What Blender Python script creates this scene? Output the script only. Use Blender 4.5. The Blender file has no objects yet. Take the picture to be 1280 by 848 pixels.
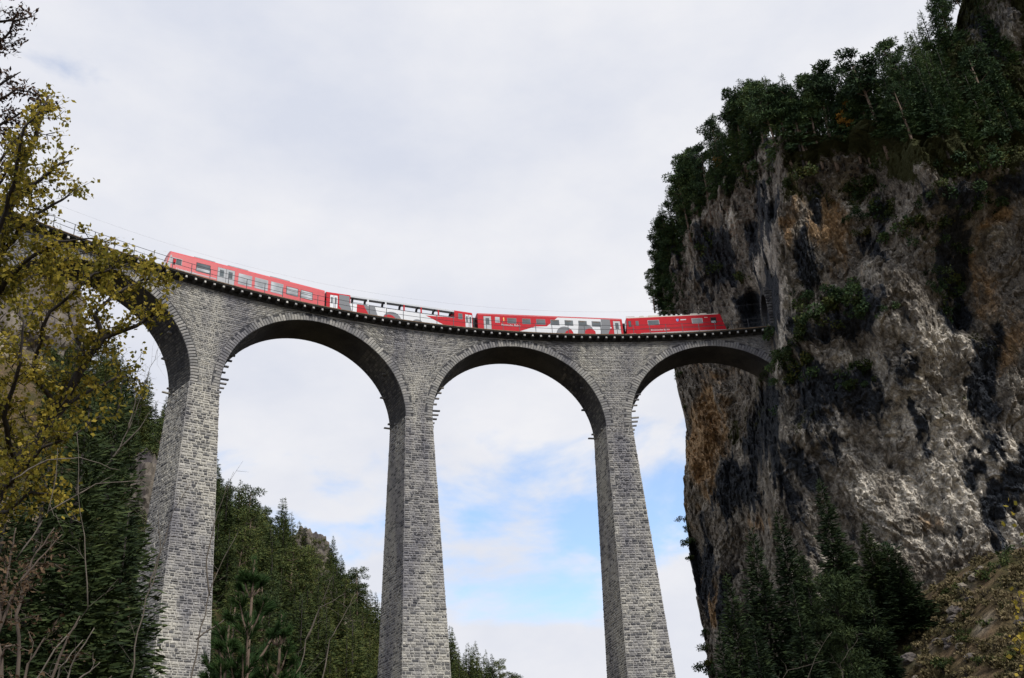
import bpy, bmesh, math, random
import numpy as np
from mathutils import Vector, Matrix, Euler
from mathutils.bvhtree import BVHTree

rng = np.random.default_rng(7)
random.seed(7)
sc = bpy.context.scene
C = sc.collection
PI = math.pi

# ------------------------------------------------------------------ camera
CAM = np.array([-27.943, -6.529, -43.475])
YAW, PITCH, ROLL, FPX = 0.39725, 0.49354, -0.06844, 1266.84
_fw = np.array([math.sin(YAW)*math.cos(PITCH), math.cos(YAW)*math.cos(PITCH), math.sin(PITCH)])
_rt = np.array([math.cos(YAW), -math.sin(YAW), 0.0]); _up = np.cross(_rt, _fw)
_r2 = _rt*math.cos(ROLL) + _up*math.sin(ROLL); _u2 = -_rt*math.sin(ROLL) + _up*math.cos(ROLL)
cam_data = bpy.data.cameras.new('camera'); cam = bpy.data.objects.new('camera', cam_data); C.objects.link(cam)
cam_data.sensor_width = 36; cam_data.sensor_fit = 'HORIZONTAL'; cam_data.lens = 36*FPX/1280
cam_data.clip_start = 0.2; cam_data.clip_end = 6000
cam.matrix_world = Matrix(((_r2[0], _u2[0], -_fw[0], CAM[0]), (_r2[1], _u2[1], -_fw[1], CAM[1]),
                           (_r2[2], _u2[2], -_fw[2], CAM[2]), (0, 0, 0, 1)))
sc.camera = cam
def ray(x, y):
    d = _fw + _r2*(x-640)/FPX - _u2*(y-424)/FPX
    return d/np.linalg.norm(d)
def P(x, y, d): return CAM + ray(x, y)*d            # a surveyed point: bearing from the photo, distance in metres

# ------------------------------------------------------------------ world and sun
SUN_EL, SUN_AZ = math.radians(42), math.radians(167)     # azimuth clockwise from +Y
w = bpy.data.worlds.new('World'); sc.world = w; w.use_nodes = True
nt = w.node_tree; nt.nodes.clear()
def N(t, typ, **kw):
    n = t.nodes.new(typ)
    for k, v in kw.items(): setattr(n, k, v)
    return n
def build_world():
    L = nt.links.new
    out = N(nt, 'ShaderNodeOutputWorld')
    sky = N(nt, 'ShaderNodeTexSky', sky_type='NISHITA', sun_disc=False)
    sky.sun_elevation = SUN_EL; sky.sun_rotation = SUN_AZ; sky.air_density = 1.0; sky.dust_density = 0.6; sky.ozone_density = 2.0
    bg1 = N(nt, 'ShaderNodeBackground'); bg1.inputs[1].default_value = 0.12
    hs = N(nt, 'ShaderNodeHueSaturation'); hs.inputs['Saturation'].default_value = 1.12; hs.inputs['Value'].default_value = 1.0
    L(sky.outputs[0], hs.inputs['Color']); L(hs.outputs[0], bg1.inputs[0])
    tc = N(nt, 'ShaderNodeTexCoord')
    sep = N(nt, 'ShaderNodeSeparateXYZ'); L(tc.outputs['Generated'], sep.inputs[0])
    def m(op, a, b=None, c=None):
        n = N(nt, 'ShaderNodeMath', operation=op)
        for i, v in enumerate((a, b, c)):
            if v is None: continue
            if isinstance(v, (int, float)): n.inputs[i].default_value = v
            else: L(v, n.inputs[i])
        return n.outputs[0]
    mpg = N(nt, 'ShaderNodeMapping'); mpg.inputs['Scale'].default_value = (1, 1, 2.0); mpg.inputs['Location'].default_value = SKY_SEED; L(tc.outputs['Generated'], mpg.inputs[0])
    n1 = N(nt, 'ShaderNodeTexNoise'); n1.inputs['Scale'].default_value = 5.5; n1.inputs['Detail'].default_value = 8; n1.inputs['Roughness'].default_value = 0.55
    n1.inputs['Distortion'].default_value = 0.25
    L(mpg.outputs[0], n1.inputs['Vector'])
    # thinner cover in a belt low over the valley
    el = sep.outputs[2]
    belt = m('SUBTRACT', 1.0, m('MINIMUM', m('DIVIDE', m('ABSOLUTE', m('SUBTRACT', el, 0.312)), 0.13), 1.0))
    cover = m('SUBTRACT', m('MULTIPLY_ADD', n1.outputs[0], 2.4, -0.06), m('MULTIPLY', belt, 0.93))
    rmp = N(nt, 'ShaderNodeMapRange'); rmp.interpolation_type = 'SMOOTHSTEP'
    rmp.inputs['From Min'].default_value = 0.22; rmp.inputs['From Max'].default_value = 0.70; rmp.inputs['To Min'].default_value = 0.22
    L(cover, rmp.inputs['Value'])
    n2 = N(nt, 'ShaderNodeTexNoise'); n2.inputs['Scale'].default_value = 3.6; n2.inputs['Detail'].default_value = 8; n2.inputs['Roughness'].default_value = 0.58
    L(mpg.outputs[0], n2.inputs['Vector'])
    cr = N(nt, 'ShaderNodeValToRGB')
    cr.color_ramp.elements[0].position = 0.3; cr.color_ramp.elements[0].color = (0.70, 0.735, 0.84, 1)
    cr.color_ramp.elements[1].position = 0.7; cr.color_ramp.elements[1].color = (0.90, 0.90, 0.93, 1)
    L(n2.outputs[0], cr.inputs[0])
    bg2 = N(nt, 'ShaderNodeBackground'); bg2.inputs[1].default_value = 0.48; L(cr.outputs[0], bg2.inputs[0])
    mix = N(nt, 'ShaderNodeMixShader')
    L(rmp.outputs[0], mix.inputs[0]); L(bg1.outputs[0], mix.inputs[1]); L(bg2.outputs[0], mix.inputs[2]); L(mix.outputs[0], out.inputs[0])
SKY_SEED = (2.2, 6.4, 0.9)
build_world()
sl = bpy.data.lights.new('sun', 'SUN'); sun = bpy.data.objects.new('sun', sl); C.objects.link(sun)
sl.energy = 1.5; sl.angle = math.radians(10); sl.color = (1.0, 0.955, 0.89)
_sd = Vector((math.sin(SUN_AZ)*math.cos(SUN_EL), math.cos(SUN_AZ)*math.cos(SUN_EL), math.sin(SUN_EL)))
sun.rotation_euler = _sd.to_track_quat('Z', 'Y').to_euler()
sc.view_settings.view_transform = 'Standard'; sc.view_settings.look = 'None'
sc.view_settings.exposure = 1.05; sc.view_settings.gamma = 1.0; sc.view_settings.use_curve_mapping = False

# ------------------------------------------------------------------ helpers
def empty(name, loc=(0, 0, 0), rotz=0.0):
    o = bpy.data.objects.new(name, None); C.objects.link(o); o.location = [float(v) for v in loc]; o.rotation_euler = (0, 0, rotz); o.empty_display_size = 0.5
    return o
def tag(o, label=None, cat=None, group=None, kind=None):
    if label: o['label'] = label
    if cat: o['category'] = cat
    if group: o['group'] = group
    if kind: o['kind'] = kind
    return o
def obj(name, me, mats=None, parent=None):
    o = bpy.data.objects.new(name, me); C.objects.link(o)
    if mats is not None and len(me.materials) == 0:
        for mm in (mats if isinstance(mats, (list, tuple)) else [mats]): me.materials.append(mm)
    if parent: o.parent = parent
    return o
def copy_tree(src, loc=None, rotz=None, scale=None, parent=None):
    r = src.copy(); C.objects.link(r)
    if parent: r.parent = parent
    if loc is not None: r.location = [float(v) for v in loc]
    if rotz is not None: r.rotation_euler[2] = rotz
    if scale is not None: r.scale = scale if isinstance(scale, (tuple, list)) else (scale,)*3
    for ch in src.children: copy_tree(ch, parent=r)
    return r
def mesh_np(name, V, quads=None, tris=None, mats=None, matq=None, matt=None, smooth=False):
    V = np.asarray(V, np.float32).reshape(-1, 3)
    q = np.zeros((0, 4), np.int32) if quads is None else np.asarray(quads, np.int32).reshape(-1, 4)
    t = np.zeros((0, 3), np.int32) if tris is None else np.asarray(tris, np.int32).reshape(-1, 3)
    me = bpy.data.meshes.new(name)
    me.vertices.add(len(V)); me.vertices.foreach_set('co', V.ravel())
    nl = len(q)*4 + len(t)*3
    me.loops.add(nl); me.loops.foreach_set('vertex_index', np.concatenate([q.ravel(), t.ravel()]))
    me.polygons.add(len(q)+len(t))
    st = np.concatenate([np.arange(len(q))*4, len(q)*4 + np.arange(len(t))*3]).astype(np.int32)
    me.polygons.foreach_set('loop_start', st)
    if matq is not None or matt is not None:
        mi = np.concatenate([np.zeros(len(q), np.int32) if matq is None else matq, np.zeros(len(t), np.int32) if matt is None else matt]).astype(np.int32)
        me.polygons.foreach_set('material_index', mi)
    me.polygons.foreach_set('use_smooth', np.full(len(q)+len(t), smooth))
    me.update(calc_edges=True); me.validate()
    if mats: 
        for mm in mats: me.materials.append(mm)
    return me
class MB:
    """collects boxes, tubes, prisms into one mesh"""
    def __init__(s): s.v = []; s.f = []
    def add(s, vs, fs):
        o = len(s.v); s.v += [tuple(float(c) for c in v) for v in vs]; s.f += [tuple(i+o for i in f) for f in fs]
    def box(s, x0, x1, y0, y1, z0, z1):
        s.add([(x0,y0,z0),(x1,y0,z0),(x1,y1,z0),(x0,y1,z0),(x0,y0,z1),(x1,y0,z1),(x1,y1,z1),(x0,y1,z1)],
              [(0,3,2,1),(4,5,6,7),(0,1,5,4),(1,2,6,5),(2,3,7,6),(3,0,4,7)])
    def tube(s, pts, rad, n=6, cap=True):
        pts = [np.array(p, float) for p in pts]
        rads = rad if isinstance(rad, (list, tuple, np.ndarray)) else [rad]*len(pts)
        vs = []; fs = []
        for i, p in enumerate(pts):
            d = pts[min(i+1, len(pts)-1)] - pts[max(i-1, 0)]; d = d/(np.linalg.norm(d)+1e-9)
            a = np.cross(d, (0, 0, 1) if abs(d[2]) < 0.9 else (1, 0, 0)); a /= np.linalg.norm(a); b = np.cross(d, a)
            for k in range(n):
                t = 2*PI*k/n; vs.append(p + rads[i]*(a*math.cos(t) + b*math.sin(t)))
        for i in range(len(pts)-1):
            for k in range(n):
                fs.append((i*n+k, i*n+(k+1) % n, (i+1)*n+(k+1) % n, (i+1)*n+k))
        if cap: fs += [tuple(range(n-1, -1, -1)), tuple((len(pts)-1)*n+k for k in range(n))]
        s.add(vs, fs)
    def prism(s, poly, a0, a1, axis='y'):
        """poly: list of 2-D points; extruded between a0 and a1 along axis"""
        n = len(poly)
        if axis == 'y': mk = lambda p, a: (p[0], a, p[1])
        elif axis == 'x': mk = lambda p, a: (a, p[0], p[1])
        else: mk = lambda p, a: (p[0], p[1], a)
        vs = [mk(p, a0) for p in poly] + [mk(p, a1) for p in poly]
        fs = [tuple(range(n)), tuple(range(2*n-1, n-1, -1))] + [(i, n+i, n+(i+1) % n, (i+1) % n) for i in range(n)]
        s.add(vs, fs)
    def mesh(s, name, smooth=False, bevel=0.0):
        me = bpy.data.meshes.new(name); me.from_pydata(s.v, [], s.f)
        bm = bmesh.new(); bm.from_mesh(me); bmesh.ops.recalc_face_normals(bm, faces=bm.faces)
        if bevel > 0: bmesh.ops.bevel(bm, geom=bm.edges[:], offset=bevel, segments=1, affect='EDGES', profile=0.5)
        bm.to_mesh(me); bm.free()
        if smooth: me.polygons.foreach_set('use_smooth', [True]*len(me.polygons))
        return me
    def build(s, name, mat, parent=None, smooth=False, bevel=0.0):
        return obj(name, s.mesh(name, smooth, bevel), mat, parent)

# gradient noise, vectorised
_perm = np.random.default_rng(3).permutation(512).astype(np.int64)
_grad = np.random.default_rng(4).normal(size=(512, 3)); _grad /= np.linalg.norm(_grad, axis=1)[:, None]
def noise(p):
    p = np.asarray(p, float); i = np.floor(p).astype(np.int64); f = p - i
    u = f*f*f*(f*(f*6-15)+10); r = 0
    for dx in (0, 1):
        for dy in (0, 1):
            for dz in (0, 1):
                h = _perm[(_perm[(_perm[(i[..., 0]+dx) & 511] + i[..., 1]+dy) & 511] + i[..., 2]+dz) & 511]
                g = _grad[h]
                d = (f[..., 0]-dx)*g[..., 0] + (f[..., 1]-dy)*g[..., 1] + (f[..., 2]-dz)*g[..., 2]
                r = r + d*(u[..., 0] if dx else 1-u[..., 0])*(u[..., 1] if dy else 1-u[..., 1])*(u[..., 2] if dz else 1-u[..., 2])
    return r*1.6
def fbm(p, o=4, lac=2.05, g=0.5):
    a = 1.0; r = 0; q = np.asarray(p, float)
    for k in range(o): r = r + a*noise(q + 17.3*k); q = q*lac; a *= g
    return r
def ridged(p, o=4, lac=2.1, g=0.5):
    a = 1.0; r = 0; q = np.asarray(p, float)
    for k in range(o): r = r + a*(1-2*np.abs(noise(q + 9.1*k))); q = q*lac; a *= g
    return r

# ------------------------------------------------------------------ materials
def mat_base(name):
    m = bpy.data.materials.new(name); m.use_nodes = True; t = m.node_tree; t.nodes.clear()
    out = N(t, 'ShaderNodeOutputMaterial'); b = N(t, 'ShaderNodeBsdfPrincipled'); t.links.new(b.outputs[0], out.inputs[0])
    return m, t, b, out
def ramp(t, cols, pos=None, interp='LINEAR'):
    r = N(t, 'ShaderNodeValToRGB'); r.color_ramp.interpolation = interp; e = r.color_ramp.elements
    n = len(cols); pos = pos or [i/(n-1) for i in range(n)]
    while len(e) < n: e.new(0.5)
    for i in range(n): e[i].position = pos[i]; e[i].color = (*cols[i], 1)
    return r
def plain(name, col, rough=0.5, metal=0.0, var=0.12, scale=3.0, bump=0.0, spec=0.5):
    """a painted / metal surface with slight mottling"""
    m, t, b, out = mat_base(name); L = t.links.new
    tc = N(t, 'ShaderNodeTexCoord'); n = N(t, 'ShaderNodeTexNoise'); n.inputs['Scale'].default_value = scale; n.inputs['Detail'].default_value = 5
    L(tc.outputs['Object'], n.inputs['Vector'])
    c = np.array(col); r = ramp(t, [tuple(np.clip(c*(1-var), 0, 1)), tuple(np.clip(c*(1+var), 0, 1))], [0.3, 0.7])
    L(n.outputs[0], r.inputs[0]); L(r.outputs[0], b.inputs['Base Color'])
    b.inputs['Roughness'].default_value = rough; b.inputs['Metallic'].default_value = metal
    b.inputs['Specular IOR Level'].default_value = spec
    if bump:
        bp = N(t, 'ShaderNodeBump'); bp.inputs['Strength'].default_value = bump; bp.inputs['Distance'].default_value = 0.05
        L(n.outputs[0], bp.inputs['Height']); L(bp.outputs[0], b.inputs['Normal'])
    return m
def mat_stone(name, cols, pos, dirt=0.35):
    m, t, b, out = mat_base(name); L = t.links.new
    geo = N(t, 'ShaderNodeNewGeometry'); oi = N(t, 'ShaderNodeObjectInfo')
    ad = N(t, 'ShaderNodeMath', operation='ADD'); L(geo.outputs['Random Per Island'], ad.inputs[0]); L(oi.outputs['Random'], ad.inputs[1])
    fr = N(t, 'ShaderNodeMath', operation='FRACT'); L(ad.outputs[0], fr.inputs[0])
    r = ramp(t, cols, pos); L(fr.outputs[0], r.inputs[0])
    tc = N(t, 'ShaderNodeTexCoord')
    n = N(t, 'ShaderNodeTexNoise'); n.inputs['Scale'].default_value = 0.3; n.inputs['Detail'].default_value = 6; n.inputs['Roughness'].default_value = 0.6
    mp = N(t, 'ShaderNodeMapping'); mp.inputs['Scale'].default_value = (1, 1, .28); L(geo.outputs['Position'], mp.inputs[0]); L(mp.outputs[0], n.inputs['Vector'])
    n3 = N(t, 'ShaderNodeTexNoise'); n3.inputs['Scale'].default_value = 7; n3.inputs['Detail'].default_value = 6; n3.inputs['Roughness'].default_value = 0.65; L(geo.outputs['Position'], n3.inputs['Vector'])
    d = ramp(t, [(1-dirt, 1-dirt, 1-dirt*0.8), (1.24, 1.22, 1.16)], [0.36, 0.6]); L(n.outputs[0], d.inputs[0])
    d2 = ramp(t, [(0.72, 0.72, 0.74), (1.15, 1.14, 1.12)], [0.35, 0.65]); L(n3.outputs[0], d2.inputs[0])
    mx = N(t, 'ShaderNodeMix', data_type='RGBA', blend_type='MULTIPLY'); mx.inputs[0].default_value = 1
    L(r.outputs[0], mx.inputs[6]); L(d.outputs[0], mx.inputs[7])
    mx2 = N(t, 'ShaderNodeMix', data_type='RGBA', blend_type='MULTIPLY'); mx2.inputs[0].default_value = 1
    L(mx.outputs[2], mx2.inputs[6]); L(d2.outputs[0], mx2.inputs[7]); L(mx2.outputs[2], b.inputs['Base Color'])
    b.inputs['Roughness'].default_value = 0.92; b.inputs['Specular IOR Level'].default_value = 0.2
    bp = N(t, 'ShaderNodeBump'); bp.inputs['Strength'].default_value = 0.6; bp.inputs['Distance'].default_value = 0.04
    L(n3.outputs[0], bp.inputs['Height']); L(bp.outputs[0], b.inputs['Normal'])
    return m
def mat_leaf(name, cols, pos=None, transl=0.0, rough=0.75):
    m, t, b, out = mat_base(name); L = t.links.new
    geo = N(t, 'ShaderNodeNewGeometry'); oi = N(t, 'ShaderNodeObjectInfo')
    n = N(t, 'ShaderNodeTexNoise'); n.inputs['Scale'].default_value = 0.9; n.inputs['Detail'].default_value = 3
    L(geo.outputs['Position'], n.inputs['Vector'])
    a = N(t, 'ShaderNodeMath', operation='MULTIPLY_ADD'); L(geo.outputs['Random Per Island'], a.inputs[0]); a.inputs[1].default_value = 0.5
    L(n.outputs[0], a.inputs[2])
    a2 = N(t, 'ShaderNodeMath', operation='MULTIPLY_ADD'); L(oi.outputs['Random'], a2.inputs[0]); a2.inputs[1].default_value = 0.45; L(a.outputs[0], a2.inputs[2])
    s = N(t, 'ShaderNodeMath', operation='SUBTRACT'); L(a2.outputs[0], s.inputs[0]); s.inputs[1].default_value = 0.45
    r = ramp(t, cols, pos); L(s.outputs[0], r.inputs[0]); L(r.outputs[0], b.inputs['Base Color'])
    b.inputs['Roughness'].default_value = rough; b.inputs['Specular IOR Level'].default_value = 0.15
    if transl:
        tr = N(t, 'ShaderNodeBsdfTranslucent'); L(r.outputs[0], tr.inputs[0])
        mx = N(t, 'ShaderNodeMixShader'); mx.inputs[0].default_value = transl
        L(b.outputs[0], mx.inputs[1]); L(tr.outputs[0], mx.inputs[2]); L(mx.outputs[0], out.inputs[0])
    return m
def mat_glass(name, col=(0.10, 0.12, 0.13), rough=0.12):
    m, t, b, out = mat_base(name)
    tc = N(t, 'ShaderNodeTexCoord'); n = N(t, 'ShaderNodeTexNoise'); n.inputs['Scale'].default_value = 0.7; t.links.new(tc.outputs['Object'], n.inputs['Vector'])
    r = ramp(t, [tuple(0.7*c for c in col), tuple(1.3*c for c in col)], [0.35, 0.65]); t.links.new(n.outputs[0], r.inputs[0]); t.links.new(r.outputs[0], b.inputs['Base Color'])
    b.inputs['Roughness'].default_value = rough; b.inputs['Specular IOR Level'].default_value = 0.7
    return m
M = {}
M['stone'] = mat_stone('masonry_stone', [(0.08,0.082,0.09),(0.15,0.15,0.15),(0.30,0.294,0.275),(0.38,0.372,0.345),(0.24,0.24,0.24),(0.46,0.45,0.415)], [0.0,0.2,0.36,0.68,0.84,1.0])
M['stone_fine'] = mat_stone('spandrel_stone', [(0.12,0.122,0.126),(0.20,0.20,0.198),(0.29,0.285,0.268),(0.36,0.353,0.33),(0.25,0.25,0.247),(0.43,0.42,0.39)], [0.0,0.16,0.4,0.7,0.85,1.0], dirt=.28)
M['soffitstone'] = mat_stone('shaded_soffit_blocks', [(0.05,0.052,0.056),(0.09,0.09,0.092),(0.14,0.138,0.13)], [0,.5,1])  # darker than the wall stone: shade under the arches put into the colour
M['ring'] = mat_stone('voussoir_stone', [(0.19,0.19,0.188),(0.25,0.25,0.243),(0.29,0.285,0.272),(0.35,0.343,0.325)], [0.0,0.3,0.7,1.0])
M['mortar'] = mat_stone('mortar', [(0.40,0.395,0.375),(0.47,0.46,0.43)], [0,1], dirt=0.4)
M['soffit'] = mat_stone('soffit_stone', [(0.05,0.053,0.058),(0.075,0.075,0.08)], [0,1])  # near-black: shade of the vaults put into the stone colour
M['console'] = mat_stone('lit_console_stone', [(0.36,0.36,0.355),(0.52,0.52,0.50)], [0,1], dirt=0.2)
M['slab'] = plain('deck_slab_stone', (0.045,0.045,0.045), 0.9, var=0.3, bump=0.4)
M['edge'] = plain('weathered_edge', (0.16,0.11,0.07), 0.9, var=0.4)
M['ballast'] = plain('ballast', (0.16,0.15,0.14), 0.95, var=0.4, scale=12, bump=0.8)
M['steel'] = plain('galvanised_steel', (0.05,0.055,0.065), 0.6, 0.2)
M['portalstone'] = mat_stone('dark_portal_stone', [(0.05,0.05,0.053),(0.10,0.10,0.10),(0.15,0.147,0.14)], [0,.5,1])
M['rail'] = plain('rail_steel', (0.14,0.10,0.08), 0.5, 0.7)
M['red'] = plain('red_paint', (0.46,0.008,0.018), 0.5, var=0.08, spec=.12)
M['pinkred'] = plain('pinkish_red_paint', (0.56,0.062,0.072), 0.40, var=0.07)  # paler, pinker red than the other cars
M['white'] = plain('white_paint', (0.52,0.54,0.57), 0.35, var=0.03)
M['cream'] = plain('cream_paint', (0.55,0.52,0.45), 0.5, var=0.08)
M['grey'] = plain('grey_paint', (0.085,0.095,0.115), 0.5, var=0.06)
M['lgrey'] = plain('light_grey_paint', (0.33,0.34,0.36), 0.4, var=0.05)
M['dark'] = plain('dark_underframe', (0.02,0.02,0.022), 0.7, var=0.3)
M['roofgrey'] = plain('roof_grey', (0.25,0.25,0.26), 0.6, var=0.15)
M['yellow'] = plain('yellow_paint', (0.75,0.5,0.05), 0.4)
M['blue'] = plain('blue_paint', (0.06,0.14,0.5), 0.4)
M['glass'] = mat_glass('window_glass')
M['glass_sky'] = mat_glass('painted_sky_glass', (0.42,0.44,0.46), 0.08)  # sky reflection put into the pane colour
M['interior'] = plain('interior_dark', (0.01,0.01,0.01), 0.9)
M['bark'] = plain('dark_bark', (0.032,0.026,0.022), 0.95, var=0.35, scale=5, bump=0.6)
M['palebark'] = plain('pale_bark', (0.13,0.11,0.088), 0.9, var=0.3, scale=5, bump=0.4)
M['pinebark'] = plain('pine_bark', (0.16,0.115,0.085), 0.95, var=0.4, scale=4, bump=0.5)
M['spruce'] = mat_leaf('spruce_needles', [(0.008,0.016,0.008),(0.017,0.030,0.012),(0.034,0.052,0.017),(0.060,0.080,0.025)], [0.1,0.4,0.7,1.0])
M['hillspruce'] = mat_leaf('hill_spruce_needles', [(0.020,0.034,0.015),(0.044,0.066,0.022),(0.082,0.104,0.030),(0.15,0.15,0.042)], [0.1,0.4,0.7,1.0])
M['pine'] = mat_leaf('pine_needles', [(0.014,0.030,0.018),(0.034,0.062,0.028),(0.064,0.106,0.038),(0.115,0.150,0.048)], [0.1,0.4,0.7,1.0])
M['bush'] = mat_leaf('bush_leaves', [(0.016,0.028,0.011),(0.036,0.055,0.017),(0.070,0.086,0.024),(0.13,0.115,0.032)], [0.1,0.4,0.75,1.0])
M['autumn'] = mat_leaf('autumn_leaves', [(0.055,0.060,0.012),(0.17,0.155,0.024),(0.36,0.28,0.042),(0.56,0.42,0.09)], [0.05,0.35,0.65,1.0], transl=0.45)
M['larch'] = mat_leaf('yellow_autumn_leaves', [(0.20,0.10,0.02),(0.42,0.22,0.04)], [0.1,1.0], transl=0.3)
M['brownleaf'] = mat_leaf('dead_brown_leaves', [(0.040,0.026,0.016),(0.095,0.060,0.034),(0.19,0.125,0.070)], [0.1,0.5,1.0], transl=0.1)
M['cone'] = mat_leaf('brown_cones', [(0.05,0.03,0.02),(0.13,0.08,0.055)], [0.1,1.0])
M['drytwig'] = plain('dry_twig', (0.10,0.075,0.058), 0.9, var=0.3, scale=5)
M['needle'] = mat_leaf('long_needles', [(0.014,0.032,0.010),(0.030,0.064,0.018),(0.060,0.105,0.030)], [0.1,0.5,1.0], transl=0.15)
M['grass'] = mat_leaf('dry_grass', [(0.06,0.055,0.022),(0.13,0.105,0.05),(0.20,0.155,0.09)], [0.1,0.5,1.0])
# ------------------------------------------------------------------ viaduct (spring line of the arches at z = 0)
R, WID, RA, RISE = 88.634, 4.349, 9.592, 9.430
BF, BS, BB = 0.0338, 0.0374, 0.0355                     # batter of front, sides, back
BAY = 22.67; RF, RB = R-WID/2, R+WID/2
RING, WALL_TOP, FOOT = 0.85, 10.36, -50.0
RAIL_Z = 11.0
PHI0, PHI1 = -1.06, 0.475
pol = lambda r, phi, z: np.array([r*math.sin(phi), r*math.cos(phi), z])
def u_in(z):  return RA*math.sqrt(max(0, 1-(z/RISE)**2)) if z > 0 else RA+BS*z
def u_ex(z):  return (RA+RING)*math.sqrt(max(0, 1-(z/(RISE+RING))**2)) if z > 0 else RA+BS*z
arch_c = lambda j: (j-1.5)*BAY/R
def bound(k, side, z, r, ue):
    """angle of the left (-1) or right (+1) limit of pier k at height z on radius r"""
    if k == 3 and side > 0: return PHI1+.014            # runs into the rock
    if side < 0: return arch_c(k) + math.asin(ue(z)/r)
    return arch_c(k+1) - math.asin(ue(z)/r)
rfz = lambda z: RF + BF*min(z, 0); rbz = lambda z: RB - BB*min(z, 0)
viaduct = tag(empty('stone_viaduct', pol(R, 0, FOOT)), 'tall curved grey stone railway viaduct with round arches leading into the cliff', 'viaduct')
VO = np.array(viaduct.location)
def vp(name, me, mat, parent=None):                    # a part of the viaduct, modelled in world coordinates
    o = obj(name, me, mat, parent or viaduct)
    if parent is None: o.location = Vector(-VO)
    return o
def loops_mesh(name, loops, nfront):
    n = len(loops[0]); V = np.concatenate(loops); Q = []
    for i in range(len(loops)-1):
        for k in range(n): Q.append((i*n+k, i*n+(k+1) % n, (i+1)*n+(k+1) % n, (i+1)*n+k))
    me = bpy.data.meshes.new(name)
    me.from_pydata([tuple(v) for v in V], [], [tuple(q) for q in Q] + [tuple(range(n-1, -1, -1)), tuple((len(loops)-1)*n+k for k in range(n))])
    bm = bmesh.new(); bm.from_mesh(me); bmesh.ops.recalc_face_normals(bm, faces=bm.faces); bm.to_mesh(me); bm.free()
    return me
def section(k, z, ue, inset):
    ls = []; rf, rb = rfz(z)+inset, rbz(z)-inset
    a0, a1 = bound(k, -1, z, rf, ue), bound(k, 1, z, rf, ue)
    for i in range(7): ls.append(pol(rf, a0+(a1-a0)*i/6, z))
    b0, b1 = bound(k, -1, z, rb, ue), bound(k, 1, z, rb, ue)
    for i in range(7): ls.append(pol(rb, b1+(b0-b1)*i/6, z))
    return np.array(ls)
class Stones:
    """rough blocks laid on a surface: four corners at the joint, a smaller uneven face standing proud"""
    def __init__(s): s.V = []; s.Q = []; s.T = []
    def block(s, c, nrm, relief, inset):
        c = np.array(c); m = c.mean(0); n = len(s.V)
        lu = np.linalg.norm(c[1]-c[0]); lv = np.linalg.norm(c[3]-c[0])
        if lu < 0.08 or lv < 0.05: return
        ku, kv = max(0.3, 1-2*inset/lu), max(0.3, 1-2*inset/lv)
        eu = (c[1]-c[0]+c[2]-c[3])/4; ev = (c[3]-c[0]+c[2]-c[1])/4
        sg = ((-1,-1),(1,-1),(1,1),(-1,1))
        g = 0.006
        for a, b in sg: s.V.append(m + eu*a*(1-2*g/lu) + ev*b*(1-2*g/lv) - nrm*0.03)
        for a, b in sg: s.V.append(m + eu*a*ku*random.uniform(.94,1.03) + ev*b*kv*random.uniform(.92,1.04) + nrm*relief*random.uniform(.5,1.15))
        s.V.append(m + eu*random.uniform(-.3,.3) + ev*random.uniform(-.3,.3) + nrm*relief*random.uniform(1.0,1.9))
        for i in range(4): j = (i+1) % 4; s.Q.append((n+i, n+j, n+4+j, n+4+i)); s.T.append((n+4+i, n+4+j, n+8))
    def mesh(s, name): return mesh_np(name, s.V, s.Q, s.T)
def courses(z0, z1, hmin, hmax):
    z = z0; out = []
    while z < z1-0.12:
        h = min(random.uniform(hmin, hmax), z1-z); out.append((z, z+h)); z += h
    return out
def lay(S, za, zb, fn, wmin, wmax, joint, relief):
    """fn(z) -> (left point fn(t)), t in 0..1 along the course, length, normal)"""
    fa, La, na = fn(za+joint/2); fb, Lb, nb = fn(zb-joint/2)
    Lm = (La+Lb)/2
    if Lm < 0.15: return
    cuts = [0.0]
    while cuts[-1] < Lm:
        wd = random.uniform(wmin, wmax)
        if Lm-cuts[-1]-wd < wmin*0.6: wd = Lm-cuts[-1]+1e-6
        cuts.append(cuts[-1]+wd)
    for a, b in zip(cuts[:-1], cuts[1:]):
        ta, tb = (a+joint/2)/Lm, min(1.0, (b-joint/2)/Lm)
        j1, j2 = random.uniform(-.012, .012), random.uniform(-.012, .012)
        up = np.array((0, 0, 1.0))
        S.block([fa(ta)+up*j1, fa(tb)+up*j2, fb(tb)+up*j2, fb(ta)+up*j1], nb((ta+tb)/2), random.uniform(.25, 1.0)*relief, 0.03)
VIS = range(-2, 4)
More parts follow.
